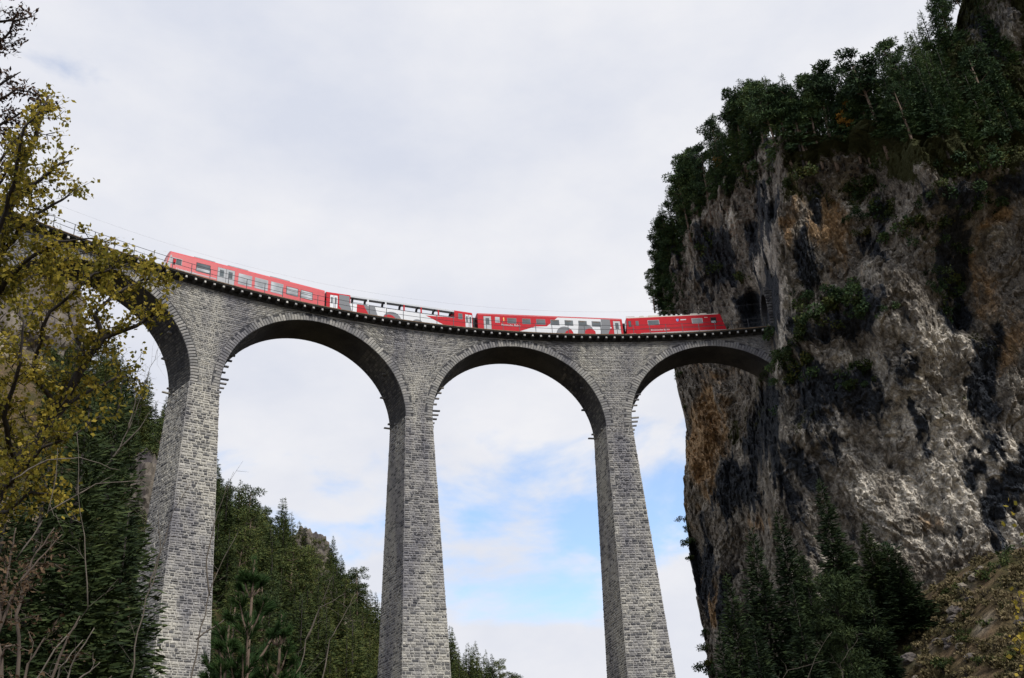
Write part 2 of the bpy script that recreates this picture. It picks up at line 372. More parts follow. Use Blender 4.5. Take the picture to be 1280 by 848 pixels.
for k in VIS:
    zs = [FOOT, -40, -30, -20, -10, 0] if k < 3 else [-7, 0]
    pier = vp('pier', loops_mesh('pier', [section(k, z, u_in, 0.035) for z in zs], 7), M['mortar'])
    zs2 = [(RISE+RING)*math.sin(a) for a in np.linspace(0.0, PI/2, 26)] + [WALL_TOP]
    spd = vp('spandrel_wall', loops_mesh('spandrel_wall', [section(k, z+(0.002 if i == 0 else 0), u_ex, 0.035) for i, z in enumerate(zs2)], 7), M['mortar'])
    if k < -1: continue
    S = Stones(); T = Stones()
    def front(ue):
        def fn(z):
            r = rfz(z); a0, a1 = bound(k, -1, z, r, ue), bound(k, 1, z, r, ue)
            return (lambda t: pol(r, a0+(a1-a0)*t, z)), (a1-a0)*r, (lambda t: -pol(1, a0+(a1-a0)*t, 0))
        return fn
    def side(sg):
        def fn(z):
            a, b = pol(rfz(z), bound(k, sg, z, rfz(z), u_in), z), pol(rbz(z), bound(k, sg, z, rbz(z), u_in), z)
            if sg < 0: a, b = b, a
            d = (b-a)/np.linalg.norm(b-a); n = np.array((d[1], -d[0], 0.0))
            return (lambda t: a+(b-a)*t), np.linalg.norm(b-a), (lambda t: n)
        return fn
    zbot = -34.0 if k < 3 else -6.9
    for za, zb in courses(zbot, 0, .17, .32):
        lay(S, za, zb, front(u_in), .25, .7, .04, .05)
        for sg in (-1, 1): lay(S, za, zb, side(sg), .25, .7, .04, .05)
    for za, zb in courses(0.01, WALL_TOP-0.02, .14, .27):
        lay(T, za, zb, front(u_ex), .16, .5, .03, .04)
    if k < 3:
        W = Stones()
        for za, zb in courses(0.02, 7.6, .2, .33):
            for sg in (-1, 1): lay(W, za, zb, side(sg), .3, .8, .03, .03)
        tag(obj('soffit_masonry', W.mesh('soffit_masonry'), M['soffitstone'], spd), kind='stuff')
    tag(obj('pier_masonry', S.mesh('pier_masonry'), M['stone'], pier), kind='stuff')
    tag(obj('spandrel_masonry', T.mesh('spandrel_masonry'), M['stone_fine'], spd), kind='stuff')

def local_arch(j, u, z, r):
    v = math.sqrt(r*r-u*u); c = arch_c(j)
    return np.array([v*math.sin(c)+u*math.cos(c), v*math.cos(c)-u*math.sin(c), z])
def voussoir_mesh(wd, ln, relief):
    S = Stones(); hw = wd/2
    S.block([(-hw, 0, 0.0), (hw, 0, 0.0), (hw*1.08, 0, ln), (-hw*1.08, 0, ln)], np.array((0, -1.0, 0)), relief, 0.03)
    return S.mesh('voussoir')
NV = 98
v_w = PI*(RA+RISE)/2/NV
vmesh = [voussoir_mesh(v_w-0.012, RING*f, rl) for f, rl in ((1.0, .03), (0.8, .02), (1.12, .035), (0.92, .025), (0.7, .02))]
for vm in vmesh: vm.materials.append(M['ring'])
for j in range(-1, 4):
    ring = []; nn = 48
    V = []; Q = []
    for i in range(nn+1):
        t = PI*i/nn
        for (aa, bb) in ((RA, RISE), (RA+RING-.002, RISE+RING-.002)):
            for r in (RF+0.02, RB-0.02):
                V.append(local_arch(j, -aa*math.cos(t), bb*math.sin(t)+0.003, r))
    for i in range(nn):
        o, p = i*4, i*4+4
        Q += [(o, o+1, p+1, p), (o+2, p+2, p+3, o+3), (o, p, p+2, o+2), (o+1, o+3, p+3, p+1)]
    me = mesh_np('arch_ring', V, Q)
    bm = bmesh.new(); bm.from_mesh(me); bmesh.ops.recalc_face_normals(bm, faces=bm.faces); bm.to_mesh(me); bm.free()
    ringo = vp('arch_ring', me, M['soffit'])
    if j < 0: continue
    joined = Stones()
    for i in range(NV):
        t = PI*(i+0.5)/NV
        p = local_arch(j, -RA*math.cos(t), RISE*math.sin(t), RF)
        nx, nz = -math.cos(t)/RA, math.sin(t)/RISE; q = math.hypot(nx, nz); nx /= q; nz /= q
        tang = arch_c(j) + math.asin(-RA*math.cos(t)/RF)
        X = np.array((math.cos(tang), -math.sin(tang), 0)); Y = np.array((math.sin(tang), math.cos(tang), 0)); Z = np.array((0, 0, 1.0))
        ez = X*nx + Z*nz; ex = np.cross(Y, ez)
        if j == 0:                                     # the arch mostly behind the leaves: one part
            q0 = [p+ex*a*v_w*.46+ez*b for a, b in ((-1, 0), (1, 0), (1, RING*random.uniform(.75, 1.1)), (-1, RING*.95))]
            joined.block(q0, -Y, .04, .03); continue
        o = obj('voussoir', vmesh[random.choice((0, 0, 1, 2, 3, 4))], None, ringo)
        o.matrix_local = Matrix(((ex[0], Y[0], ez[0], p[0]), (ex[1], Y[1], ez[1], p[1]), (ex[2], Y[2], ez[2], p[2]), (0, 0, 0, 1)))
    if j == 0: tag(obj('ring_masonry', joined.mesh('ring_masonry'), M['ring'], ringo), kind='stuff')
# corbels left from the building scaffold, on the flanks of every pier
cor = MB(); cor.box(-0.5, 0.5, -0.12, 0.12, -0.075, 0.075); cmesh = cor.mesh('corbel_stone', bevel=0.02); cmesh.materials.append(M['stone'])
def corbel(k, sg, z, ln, r):
    ue = u_in(z); j = k+1 if sg > 0 else k
    u = -(ue) if sg > 0 else ue
    p = local_arch(j, u + (ln/2-0.1 if sg > 0 else -(ln/2-0.1)), z, r)
    o = obj('corbel_stone', cmesh, None, viaduct); o.location = Vector(p-VO); o.rotation_euler[2] = -arch_c(j); o.scale = (ln+0.2, random.uniform(.9, 1.15), random.uniform(.85, 1.1))
for k in (-1, 0, 1, 2):
    for sg in (-1, 1):
        if k == -1 and sg < 0: continue
        if sg > 0:
            for z, ln in ((1.12, .85), (.64, .72), (.15, .55), (-.32, .28), (-.75, .16)): corbel(k, sg, z, ln, RF+0.5)
            for z, ln in ((2.45, .5), (3.15, .55), (3.85, .55), (4.5, .5)): corbel(k, sg, z, ln, RF+1.7)
        else:
            for z, ln in ((.64, .35), (.15, .8)): corbel(k, sg, z, ln, RB-0.4)
            corbel(k, sg, 3.6, .55, RB-0.5); corbel(k, sg, 5.2, .4, RF+1.4)
            for z, ln in ((.15, .15), (-.32, .18), (-.2, .15)): corbel(k, sg, z, ln, RF+1.2+random.random()*2)
# deck: consoles, slab, weathered edge
def arc_strip(name, r0, r1, z0, z1, mat, a0=PHI0, a1=PHI1, n=130, parent=None, world=True):
    V = []; Q = []
    for i in range(n+1):
        a = a0+(a1-a0)*i/n
        V += [pol(r0, a, z0), pol(r1, a, z0), pol(r1, a, z1), pol(r0, a, z1)]
    for i in range(n):
        o, p = i*4, i*4+4
        for k in range(4): Q.append((o+k, p+k, p+(k+1) % 4, o+(k+1) % 4))
    Q += [(0, 1, 2, 3), (n*4+3, n*4+2, n*4+1, n*4)]
    me = mesh_np(name, V, Q); bm = bmesh.new(); bm.from_mesh(me); bmesh.ops.recalc_face_normals(bm, faces=bm.faces); bm.to_mesh(me); bm.free()
    return vp(name, me, mat) if world else obj(name, me, mat, parent)
arc_strip('deck_slab', RF-.92, RB+.92, WALL_TOP+.34, 10.86, M['slab'])
arc_strip('deck_edging', RF-.99, RF-.88, 10.80, 10.89, M['edge'])
arc_strip('ballast_bed', R-1.7, R+1.7, 10.861, 10.93, M['ballast'])
arc_strip('cornice_course', RF-.06, RF+.5, WALL_TOP-.02, WALL_TOP+.338, M['slab'])
cb = MB(); cb.box(-.13, .13, -.74, .0, -.17, .17); cbm = cb.mesh('console', bevel=0.025)
cbm.materials.append(M['slab'])
ce = MB(); ce.box(-.105, .105, -.80, -.741, -.115, .115); cem = ce.mesh('console_lit_face', bevel=0.02); cem.materials.append(M['console'])  # pale cap on the dark console: light on its front face, as colour
D0, ND = 11.2225, 23.1358
for i in range(-8, 78):
    a = ((i-D0)/ND-1)*BAY/R
    o = obj('console', cbm, None, viaduct); o.location = Vector(pol(RF-.06, a, WALL_TOP+.168)-VO); o.rotation_euler[2] = -a
    s = random.uniform(.82, 1.1)
    e = obj('console_lit_face', cem, None, o); e.scale = (s, 1, random.uniform(.85, 1.08)); e.rotation_euler[1] = random.uniform(-.1, .1)
# railing
railing = tag(empty('steel_railing', pol(RF-.9, 0, 10.89)), 'thin grey steel railing along the near edge of the viaduct deck', 'railing'); RO = np.array(railing.location)
pm = MB(); pm.box(-.028, .028, -.03, .03, 0, 1.16); pmm = pm.mesh('post'); pmm.materials.append(M['steel'])
for i in range(-8, 80, 2):
    a = ((i+.4-D0)/ND-1)*BAY/R
    if a > PHI1-.006: continue
    o = obj('post', pmm, None, railing); o.location = Vector(pol(RF-.93, a, 10.89)-RO); o.rotation_euler[2] = -a
for z in (12.03, 11.48):
    rb_ = MB(); rb_.tube([pol(RF-.93, PHI0+(PHI1-.004-PHI0)*i/150, z)-RO for i in range(151)], .024, 5)
    rb_.build('handrail' if z > 12 else 'middle_rail', M['steel'], railing)
# track and contact wire
track = tag(empty('railway_track', pol(R, 0, 10.9)), 'single narrow gauge railway track on the viaduct deck', 'track'); TO = np.array(track.location)
for dr in (-.5, .5):
    o = arc_strip('rail', R+dr-.035, R+dr+.035, 10.932, RAIL_Z, M['rail'], parent=track, world=False); o.location = Vector(-TO)
wire = MB(); wire.tube([pol(R, -1.0+(.47+1.0)*i/120, 15.6) for i in range(121)], .006, 4)
tag(wire.build('contact_wire', M['lgrey']), 'thin overhead contact wire strung above the viaduct track', 'wire')
M['silver'] = plain('silver_paint', (0.36,0.38,0.41), 0.4, var=0.05)
# ------------------------------------------------------------------ train (local x along the track, -y towards the valley, z = 0 at rail top)
def car_root(name, arc, label, cat):
    a = arc/R; o = empty(name, pol(R+.12, a, RAIL_Z), -a); return tag(o, label, cat)
def profile(hw, z0, zs, zr, n=7):
    """body cross-section (y, z): flat sides from z0 to zs, then an elliptical roof up to zr"""
    pts = [(-hw, z0), (hw, z0)]
    for i in range(n+1):
        t = PI*i/n; pts.append((hw*math.cos(t), zs+(zr-zs)*math.sin(t)))
    return pts
def shell(mb, poly, x0, x1, slant=None):
    """extrude a (y,z) profile; slant(z) shifts each end: returns dx at x0 and x1"""
    n = len(poly); vs = []
    for e, x in ((0, x0), (1, x1)):
        for y, z in poly: vs.append((x+(slant(z)[e] if slant else 0), y, z))
    fs = [tuple(range(n-1, -1, -1)), tuple(range(n, 2*n))] + [(i, (i+1) % n, n+(i+1) % n, n+i) for i in range(n)]
    mb.add(vs, fs)
def wheelset(parent, xs):
    for xb in xs:
        f = MB(); f.box(xb-1.5, xb+1.5, -.95, -.83, .32, .52); f.box(xb-1.5, xb+1.5, .83, .95, .32, .52); f.box(xb-.2, xb+.2, -.9, .9, .35, .6)
        bg = f.build('bogie', M['dark'], parent)
        for dx in (-1.0, 1.0):
            wv = MB(); 
            for y in (-.56, .44): wv.prism([(xb+dx+.37*math.cos(2*PI*i/14), .37+.37*math.sin(2*PI*i/14)) for i in range(14)], y, y+.12)
            wv.tube([(xb+dx, -.6, .37), (xb+dx, .6, .37)], .06, 6)
            wv.build('wheelset', M['dark'], bg)
HW = 1.33
def panel(name, parent, pts, mat, off=.004, th=None, side=-1):
    """a flat panel standing proud of the body side; pts are (x, z)"""
    m = MB(); m.prism(pts, side*(HW-.03), side*(HW+off)); return m.build(name, mat, parent)
def rect(x0, x1, z0, z1): return [(x0, z0), (x1, z0), (x1, z1), (x0, z1)]
def window(parent, x0, x1, z0, z1, glass='glass', frame='dark', name='window', both=True, split=None):
    for side in ((-1, 1) if both else (-1,)):
        f = panel(name, parent, rect(x0, x1, z0, z1), M[frame], .010, side=side)
        if split:
            zm = z0+(z1-z0)*split
            panel('pane', f, rect(x0+.05, x1-.05, z0+.05, zm-.03), M['glass_sky'], .014, side=side); panel('pane', f, rect(x0+.05, x1-.05, zm+.03, z1-.05), M[glass], .014, side=side)
        else: panel('pane', f, rect(x0+.05, x1-.05, z0+.05, z1-.05), M[glass], .014, side=side)
def door(parent, x0, x1, z0, z1, mat='lgrey', leaves=2, glass='glass', both=True):
    for side in ((-1, 1) if both else (-1,)):
        d = panel('door', parent, rect(x0, x1, z0, z1), M['dark'], .005, side=side)
        w_ = (x1-x0)/leaves
        for i in range(leaves):
            lf = panel('door_leaf', d, rect(x0+i*w_+.02, x0+(i+1)*w_-.02, z0, z1-.02), M[mat], .012, side=side)
            panel('door_window', d, rect(x0+i*w_+w_*.26, x0+(i+1)*w_-w_*.26, z0+.95, z1-.25), M[glass], .017, side=side)
def seg(cx, cz, r, a0, a1, n=18, zmin=None, zmax=None, chord=True):
    pts = [(cx+r*math.cos(math.radians(a0+(a1-a0)*i/n)), cz+r*math.sin(math.radians(a0+(a1-a0)*i/n))) for i in range(n+1)]
    if not chord: pts.append((cx, cz))
    return pts
def clip(pts, axis, lim, keep_less):
    out = []
    for i in range(len(pts)):
        a, b = pts[i], pts[(i+1) % len(pts)]; ia = (a[axis] <= lim) == keep_less; ib = (b[axis] <= lim) == keep_less
        if ia: out.append(a)
        if ia != ib:
            t = (lim-a[axis])/(b[axis]-a[axis]); out.append((a[0]+(b[0]-a[0])*t, a[1]+(b[1]-a[1])*t))
    return out
def livery(parent, pts, mat, off, z0, z1, x0, x1):
    for ax, lim, less in ((1, z1, True), (1, z0, False), (0, x1, True), (0, x0, False)):
        pts = clip(pts, ax, lim, less)
        if len(pts) < 3: return
    pts = [p for i, p in enumerate(pts) if math.dist(p, pts[i-1]) > 1e-4]
    panel('livery_patch', parent, pts, M[mat], off)
def lettering(parent, s, x, z, size, mat, off=.016):
    cu = bpy.data.curves.new('lettering', 'FONT'); cu.body = s; cu.size = size; cu.extrude = .003; cu.resolution_u = 2
    tmp = bpy.data.objects.new('tmp_text', cu); C.objects.link(tmp)
    dg = bpy.context.evaluated_depsgraph_get(); me = bpy.data.meshes.new_from_object(tmp.evaluated_get(dg)); bpy.data.objects.remove(tmp)
    me.materials.clear(); o = obj('lettering', me, M[mat], parent); o.rotation_euler = (PI/2, 0, 0); o.location = (x, -HW-off, z); return o
def gangway(parent, x, sgn):
    g = MB()
    for i in range(4): g.box(*sorted((x+sgn*(.02+i*.13), x+sgn*(.12+i*.13))), -.62, .62, .9, 3.0)
    g.build('gangway_bellows', M['dark'], parent)
    h = MB()
    for y in (-.95, .95):
        h.tube([(x+sgn*.03, y, 1.0), (x+sgn*.3, y, 1.0), (x+sgn*.3, y, 2.3), (x+sgn*.03, y, 2.3)], .02, 5)
    h.build('end_handrail', M['dark'], parent)
def underframe(parent, x0, x1):
    u = MB(); u.box(x0+.2, x1-.2, -1.15, 1.15, .62, .86); u.box(-1.6, 1.2, -1.1, 1.1, .35, .62); u.build('underframe', M['dark'], parent)

# --- red motor coach at the left end
L1 = 17.1; h = L1/2
c = car_root('motor_coach', -18.85, 'pinkish red electric motor coach with grey double doors at the left end of the train', 'train car')
b = MB(); shell(b, profile(HW, .78, 3.12, 3.62), -h+.55, h, lambda z: (-(3.12-min(z, 3.12))*.22, 0)); b.build('body', M['pinkred'], c)
fr = MB(); shell(fr, [(-1.18, 1.35), (1.18, 1.35), (1.1, 3.0), (-1.1, 3.0)], -h+.50, -h+.6, lambda z: (-(3.12-z)*.22,)*2); fr.build('windscreen', M['glass'], c)
fr = MB(); shell(fr, [(-1.2, .8), (1.2, .8), (1.2, 1.2), (-1.2, 1.2)], -h+.50, -h+.6, lambda z: (-(3.12-z)*.22,)*2)
fr.build('nose_panel', M['red'], c)
cab_x = -h+.35
panel('cab_panel', c, [(-h+.22, 1.1), (-h+.62, 1.1), (-h+.72, 2.85), (-h+.58, 2.85)], M['lgrey'], .006)
panel('cab_panel', c, rect(-h+.66, -h+1.75, 1.85, 2.62), M['lgrey'], .006)
mir = MB(); mir.box(-h+.85, -h+1.1, -HW-.22, -HW-.02, 1.95, 2.35); mir.build('wing_mirror', M['red'], c)
window(c, -h+1.18, -h+1.7, 1.9, 2.55)
X1 = lambda X: (X-632)/62.2
window(c, X1(298), X1(388), 1.68, 2.72, 'glass', 'dark', split=.45)
door(c, X1(434), X1(546), .84, 2.82, 'lgrey', 2)
for a, bb_ in ((570, 660), (679, 768), (787, 872)): window(c, X1(a), X1(bb_), 1.42, 2.72, 'glass_sky', 'lgrey')
for a, bb_ in ((893, 976), (994, 1078)): window(c, X1(a), X1(bb_), 1.62, 2.62, 'glass_sky', 'dark', split=.55)
panel('waist_stripe', c, rect(X1(190), X1(430), 1.30, 1.42), M['lgrey'], .006)
lettering(c, 'Rhätische Bahn', X1(175), 1.28, .34, 'white')
m_ = MB(); m_.box(X1(440), X1(492), -1.1, 1.1, 3.1, 3.3); m_.build('door_canopy', M['dark'], c)
for x0 in (-5.5, -2.0, 2.6): 
    m_ = MB(); m_.box(x0, x0+2.2, -.7, .7, 3.55, 3.78); m_.build('roof_unit', M['roofgrey'], c, bevel=.03)
m_ = MB()
for y in (-1.25, 1.25): m_.box(-h+.7, h-.1, y-.03, y+.03, 3.12, 3.2)
m_.build('roof_gutter', M['lgrey'], c)
underframe(c, -h, h); wheelset(c, (-5.8, 5.8)); gangway(c, h, 1)
for y in (-.75, .75):
    l = MB(); l.tube([(-h+.0, y, 1.05), (-h-.06, y, 1.05)], .12, 10); l.build('headlight', M['white'], c)

# --- open panorama car
L2 = 16.75; h = L2/2
c = car_root('open_panorama_car', -1.55, 'open sided panorama car in red, white and grey with dark roof ribs', 'train car')
X2 = lambda X: (X-592)/63.3
b = MB(); b.box(-h, h, -HW, HW, .78, 2.12); b.build('body', M['white'], c)
b = MB(); shell(b, profile(HW-.002, 2.12, 3.02, 3.5), -h, X2(228)); b.build('end_vestibule', M['red'], c)
b = MB(); shell(b, profile(HW-.002, 2.12, 3.02, 3.5), X2(985), h); b.build('end_vestibule', M['red'], c)
livery(c, rect(-h, X2(150), .8, 2.12), 'red', .004, .8, 2.12, -h, h)
panel('livery_patch', c, [(X2(150), 2.12), (X2(222), 2.12), (X2(222), 3.0), (X2(150), 3.05)], M['grey'], .006)
livery(c, [(X2(150), 1.35), (X2(185), .8), (X2(245), .8), (X2(222), 2.2), (X2(150), 2.2)], 'grey', .006, .8, 2.12, -h, h)
livery(c, [(X2(145), .8), (X2(190), .8), (X2(150), 1.6), (X2(145), 1.6)], 'red', .008, .8, 2.12, -h, h)
livery(c, [(X2(275), 2.2), (X2(320), 2.2), (X2(365), .8), (X2(272), .8)], 'red', .006, .8, 2.12, -h, h)
livery(c, [(X2(318), 2.2), (X2(400), 2.2), (X2(425), .8), (X2(360), .8)], 'grey', .005, .8, 2.12, -h, h)
livery(c, seg(X2(525), .75, 1.05, 0, 180), 'grey', .005, .8, 2.12, -h, h)
livery(c, seg(X2(505), .55, .85, 15, 180), 'red', .007, .8, 2.12, -h, X2(545))
livery(c, seg(X2(710), .55, .75, 0, 180), 'grey', .005, .8, 2.12, -h, h)
livery(c, [(X2(770), 1.95), (X2(985), 2.2), (h, 2.2), (h, .7), (X2(960), .7)], 'red', .005, .8, 2.12, -h, h)
door(c, X2(86), X2(140), .84, 2.85, 'white', 2); door(c, X2(1066), X2(1118), .84, 2.85, 'white', 2)
window(c, X2(1014), X2(1046), 2.1, 2.85, 'glass', 'grey')
for y in (-1, 1):
    m_ = MB(); m_.prism([(y*1.27, 2.90), (y*1.31, 2.94), (y*1.25, 3.18), (y*1.05, 3.30), (y*.98, 3.26), (y*1.17, 2.95)], X2(228), X2(985), 'x'); m_.build('cantrail', M['silver'], c)
    m_ = MB(); m_.prism([(y*1.22, 2.70), (y*1.27, 2.895), (y*1.1, 2.93), (y*.62, 3.22), (y*.6, 3.12)], X2(228), X2(985), 'x'); m_.build('cantrail_lining', M['dark'], c)
for X in (245, 335, 462, 588, 713, 838, 965):
    m_ = MB(); pts = [(1.26*math.cos(PI*i/12), 2.72+.62*math.sin(PI*i/12)) for i in range(13)]
    m_.tube([(X2(X)+.5*(0.5+p[0]/2.52), p[0], p[1]) for p in pts], .13, 6)
    m_.box(X2(X)+.30, X2(X)+.42, 1.18, 1.28, 2.1, 2.8)
    m_.build('roof_rib', M['dark'], c)
for X, mt in ((353, 'white'), (480, 'white'), (612, 'red'), (738, 'red'), (866, 'red')):
    m_ = MB(); m_.box(X2(X)-.08, X2(X)+.08, -1.30, -1.22, 2.1, 2.95); m_.build('window_post', M[mt], c)
m_ = MB()
for y in (-1.26, 1.26): m_.tube([(X2(228), y, 2.2), (X2(985), y, 2.2)], .04, 6)
m_.build('side_rail', M['lgrey'], c)
for i in range(9):
    for y in (-.75, .75):
        m_ = MB(); x = X2(250)+i*1.28; m_.box(x, x+.45, y-.42, y+.42, .95, 1.3); m_.box(x+.36, x+.45, y-.42, y+.42, 1.3, 1.95); m_.build('seat', M['red'], c)
underframe(c, -h, h); wheelset(c, (-5.8, 5.8)); gangway(c, h, 1); gangway(c, -h, -1)

# --- red and white coach
L3 = 17.15; h = L3/2
c = car_root('passenger_coach', 16.2, 'red passenger coach with white wedge and grey and red circles on its side', 'train car')
X3 = lambda X: (X-625)/62.9
b = MB(); shell(b, profile(HW, .78, 3.05, 3.55), -h, h); b.build('body', M['red'], c)
lim = (.8, 3.03, -h, h)
livery(c, [(X3(340), .75), (X3(505), 1.72), (X3(590), 1.80), (X3(680), 3.1), (X3(1005), 3.1), (X3(1005), .75)], 'white', .003, *lim)
livery(c, seg(X3(722), .85, 1.02, 0, 180), 'grey', .005, *lim)
livery(c, [(X3(730), 1.25), (X3(760), 1.5), (X3(775), 1.4), (X3(790), .75), (X3(715), .75)], 'red', .007, *lim)
livery(c, [(X3(815), .75), (X3(830), 2.2), (X3(890), 2.3), (X3(925), 2.0), (X3(935), 1.7), (X3(890), .75)], 'grey', .005, *lim)
livery(c, seg(X3(912), 1.0, .72, 0, 360), 'red', .007, .8, 3.03, -h, X3(952))
livery(c, [(X3(985), .75), (X3(1002), 2.2), (X3(1002), 3.1), (X3(1072), 3.1), (X3(1072), 2.0), (X3(1040), .75)], 'grey', .006, *lim)
for a, bb_ in ((301, 368), (411, 473), (515, 582), (620, 686), (726, 790), (829, 893), (930, 1000)):
    window(c, X3(a), X3(bb_), 2.0, 2.72, 'glass', 'grey')
    panel('window_blind', c, rect(X3(a)+.15, X3(bb_)-.2, 2.56, 2.64), M['edge'], .018)
window(c, X3(212), X3(246), 2.05, 2.8, 'glass_sky', 'lgrey')
panel('class_number', c, [(X3(273), 2.3), (X3(279), 2.3), (X3(279), 2.75), (X3(274), 2.75), (X3(269), 2.62), (X3(273), 2.62)], M['yellow'], .012)
panel('door_sign', c, rect(X3(1066), X3(1078), 1.85, 2.0), M['white'], .012)
door(c, X3(128), X3(184), .84, 2.85, 'lgrey', 1); door(c, X3(1093), X3(1148), .84, 2.85, 'lgrey', 1)
lettering(c, 'Rhätische Bahn', X3(255), 1.66, .36, 'white')
m_ = MB()
for y in (-1.27, 1.27): m_.box(-h+.05, h-.05, y-.04, y+.04, 3.04, 3.11)
m_.build('roof_gutter', M['lgrey'], c)
underframe(c, -h, h); wheelset(c, (-5.8, 5.8)); gangway(c, h, 1); gangway(c, -h, -1)

# --- locomotive
L4 = 11.75; h = L4/2
c = car_root('red_locomotive', 31.15, 'red electric locomotive with folded pantograph leaving the viaduct towards the tunnel', 'locomotive')
X4 = lambda X: (X-447)/60.2
sl4 = lambda z: (max(0, z-1.4)*.10, -max(0, z-1.0)*.24)
b = MB(); shell(b, profile(HW, .86, 3.08, 3.42), -h, h, sl4); b.build('body', M['red'], c)
b = MB(); b.box(-h+.12, h-.12, -1.28, 1.28, .5, .858); b.build('underframe', M['lgrey'], c)
for x0, x1, zz in ((-h+.25, -h+.25, 0),):
    b = MB(); shell(b, [(-1.15, 1.75), (1.15, 1.75), (1.05, 2.95), (-1.05, 2.95)], -h-.012, -h+.02, lambda z: (sl4(z)[0],)*2); b.build('windscreen', M['glass'], c)
    b = MB(); shell(b, [(-1.15, 1.75), (1.15, 1.75), (1.05, 2.95), (-1.05, 2.95)], h-.02, h+.012, lambda z: (sl4(z)[1],)*2); b.build('windscreen', M['glass'], c)
window(c, X4(113), X4(133), 1.95, 2.75, 'glass', 'dark')
d = panel('cab_door', c, rect(X4(158), X4(192), .95, 2.8), M['red'], .012); panel('door_window', d, rect(X4(164), X4(186), 2.05, 2.7), M['glass'], .016)
window(c, X4(250), X4(332), 2.05, 2.72, 'glass', 'lgrey')
g_ = panel('ventilation_grille', c, rect(X4(562), X4(640), 2.0, 2.7), M['lgrey'], .010)
for i in range(5): panel('grille_slat', g_, rect(X4(568), X4(634), 2.07+i*.12, 2.12+i*.12), M['dark'], .013)
window(c, X4(697), X4(738), 1.95, 2.72, 'interior', 'dark')
panel('cab_blind', c, rect(X4(700), X4(730), 2.0, 2.25), M['white'], .018)
panel('crest', c, [(X4(453), 2.75), (X4(453), 2.5), (X4(462), 2.35), (X4(471), 2.5), (X4(471), 2.75)], M['blue'], .010)
panel('crest_field', c, rect(X4(456), X4(461), 2.52, 2.72), M['white'], .013)
panel('name_plate', c, rect(X4(484), X4(524), 2.52, 2.66), M['white'], .010)
panel('rating_plate', c, rect(X4(655), X4(678), 2.72, 2.80), M['cream'], .010)
lettering(c, 'Rhätische Bahn', X4(265), 1.28, .36, 'white', .012)
panel('waist_stripe', c, rect(X4(105), X4(790), 1.62, 1.66), M['dark'], .006)
panel('sill_stripe', c, rect(-h+.05, h-.05, .88, 1.06), M['lgrey'], .006)
b = MB()
for y in (-1.2, 1.2): b.box(-h+.35, h-.75, y-.08, y+.08, 3.13, 3.24)
b.build('roof_edge_rail', M['cream'], c)
for X, wd in ((200, .5), (262, 1.2), (352, .25), (385, .25), (420, .25), (455, .25), (490, .25), (560, .9), (630, .8)):
    b = MB(); b.box(X4(X), X4(X)+wd, -1.24, 1.0, 3.22, 3.42); b.build('roof_equipment', M['cream'] if wd > .3 else M['white'], c, bevel=.02)
b = MB()
b.tube([(X4(540), -.6, 3.5), (X4(690), -.5, 3.75), (X4(545), -.6, 3.95)], .03, 5); b.tube([(X4(540), .6, 3.5), (X4(690), .5, 3.75), (X4(545), .6, 3.95)], .03, 5)
b.tube([(X4(560), -1.0, 3.95), (X4(560), 1.0, 3.95)], .03, 5); b.build('pantograph', M['steel'], c)
b = MB(); b.tube([(-h+.2, -1.0, 3.3), (-h+.2, -1.0, 3.5), (-h+1.2, -1.0, 3.5)], .03, 5); b.build('roof_handrail', M['cream'], c)
for x in (-h, h):
    b = MB(); b.box(*sorted((x, x+math.copysign(.45, x))), -.15, .15, .55, .75); b.prism([(x+math.copysign(.45, x)+.0, .65+.0), (x+math.copysign(.55, x), .45), (x+math.copysign(.55, x), .85)], -.3, .3); b.build('buffer_coupling', M['dark'], c)
    b = MB(); b.box(*sorted((x-math.copysign(.1, x), x+math.copysign(.2, x))), -1.1, 1.1, .25, .5); b.build('snow_plough', M['dark'], c)
    for y in (-.8, .8):
        b = MB(); b.tube([(x, y, 1.2), (x+math.copysign(.08, x), y, 1.2)], .12, 10); b.build('headlight', M['white'], c)
wheelset(c, (-3.3, 3.3))
# ------------------------------------------------------------------ cliff: a surveyed rock face (bearings and ranges), broken up by real relief
def smooth_interp(x, xs, ys):
    x = np.asarray(x, float); y = np.interp(x, xs, ys)
    return y
XL_Y = [-160, -60, 0, 50, 100, 150, 178, 190, 196, 205, 225, 270, 320, 345, 400, 460, 530, 590, 640, 700, 740, 800, 848, 950, 1150]
XL_X = [1225, 1215, 1203, 1192, 1160, 1125, 1085, 1000, 945, 916, 896, 864, 840, 834, 832, 845, 858, 861, 857, 863, 873, 883, 888, 900, 915]
D_X = [830, 860, 900, 935, 950, 960, 968, 980, 1010, 1100, 1280, 1450, 1600]
D_D = [144, 141, 135, 132, 129, 124, 120, 116, 112, 110, 112, 117, 122]
O_Y = [-160, -80, 0, 60, 120, 160, 190, 210, 300, 420, 560, 700, 850, 1150]
O_D = [30, 25, 20, 17, 13, 9, 6, 4, 1.5, 0, -.5, -1.5, -3, -5]
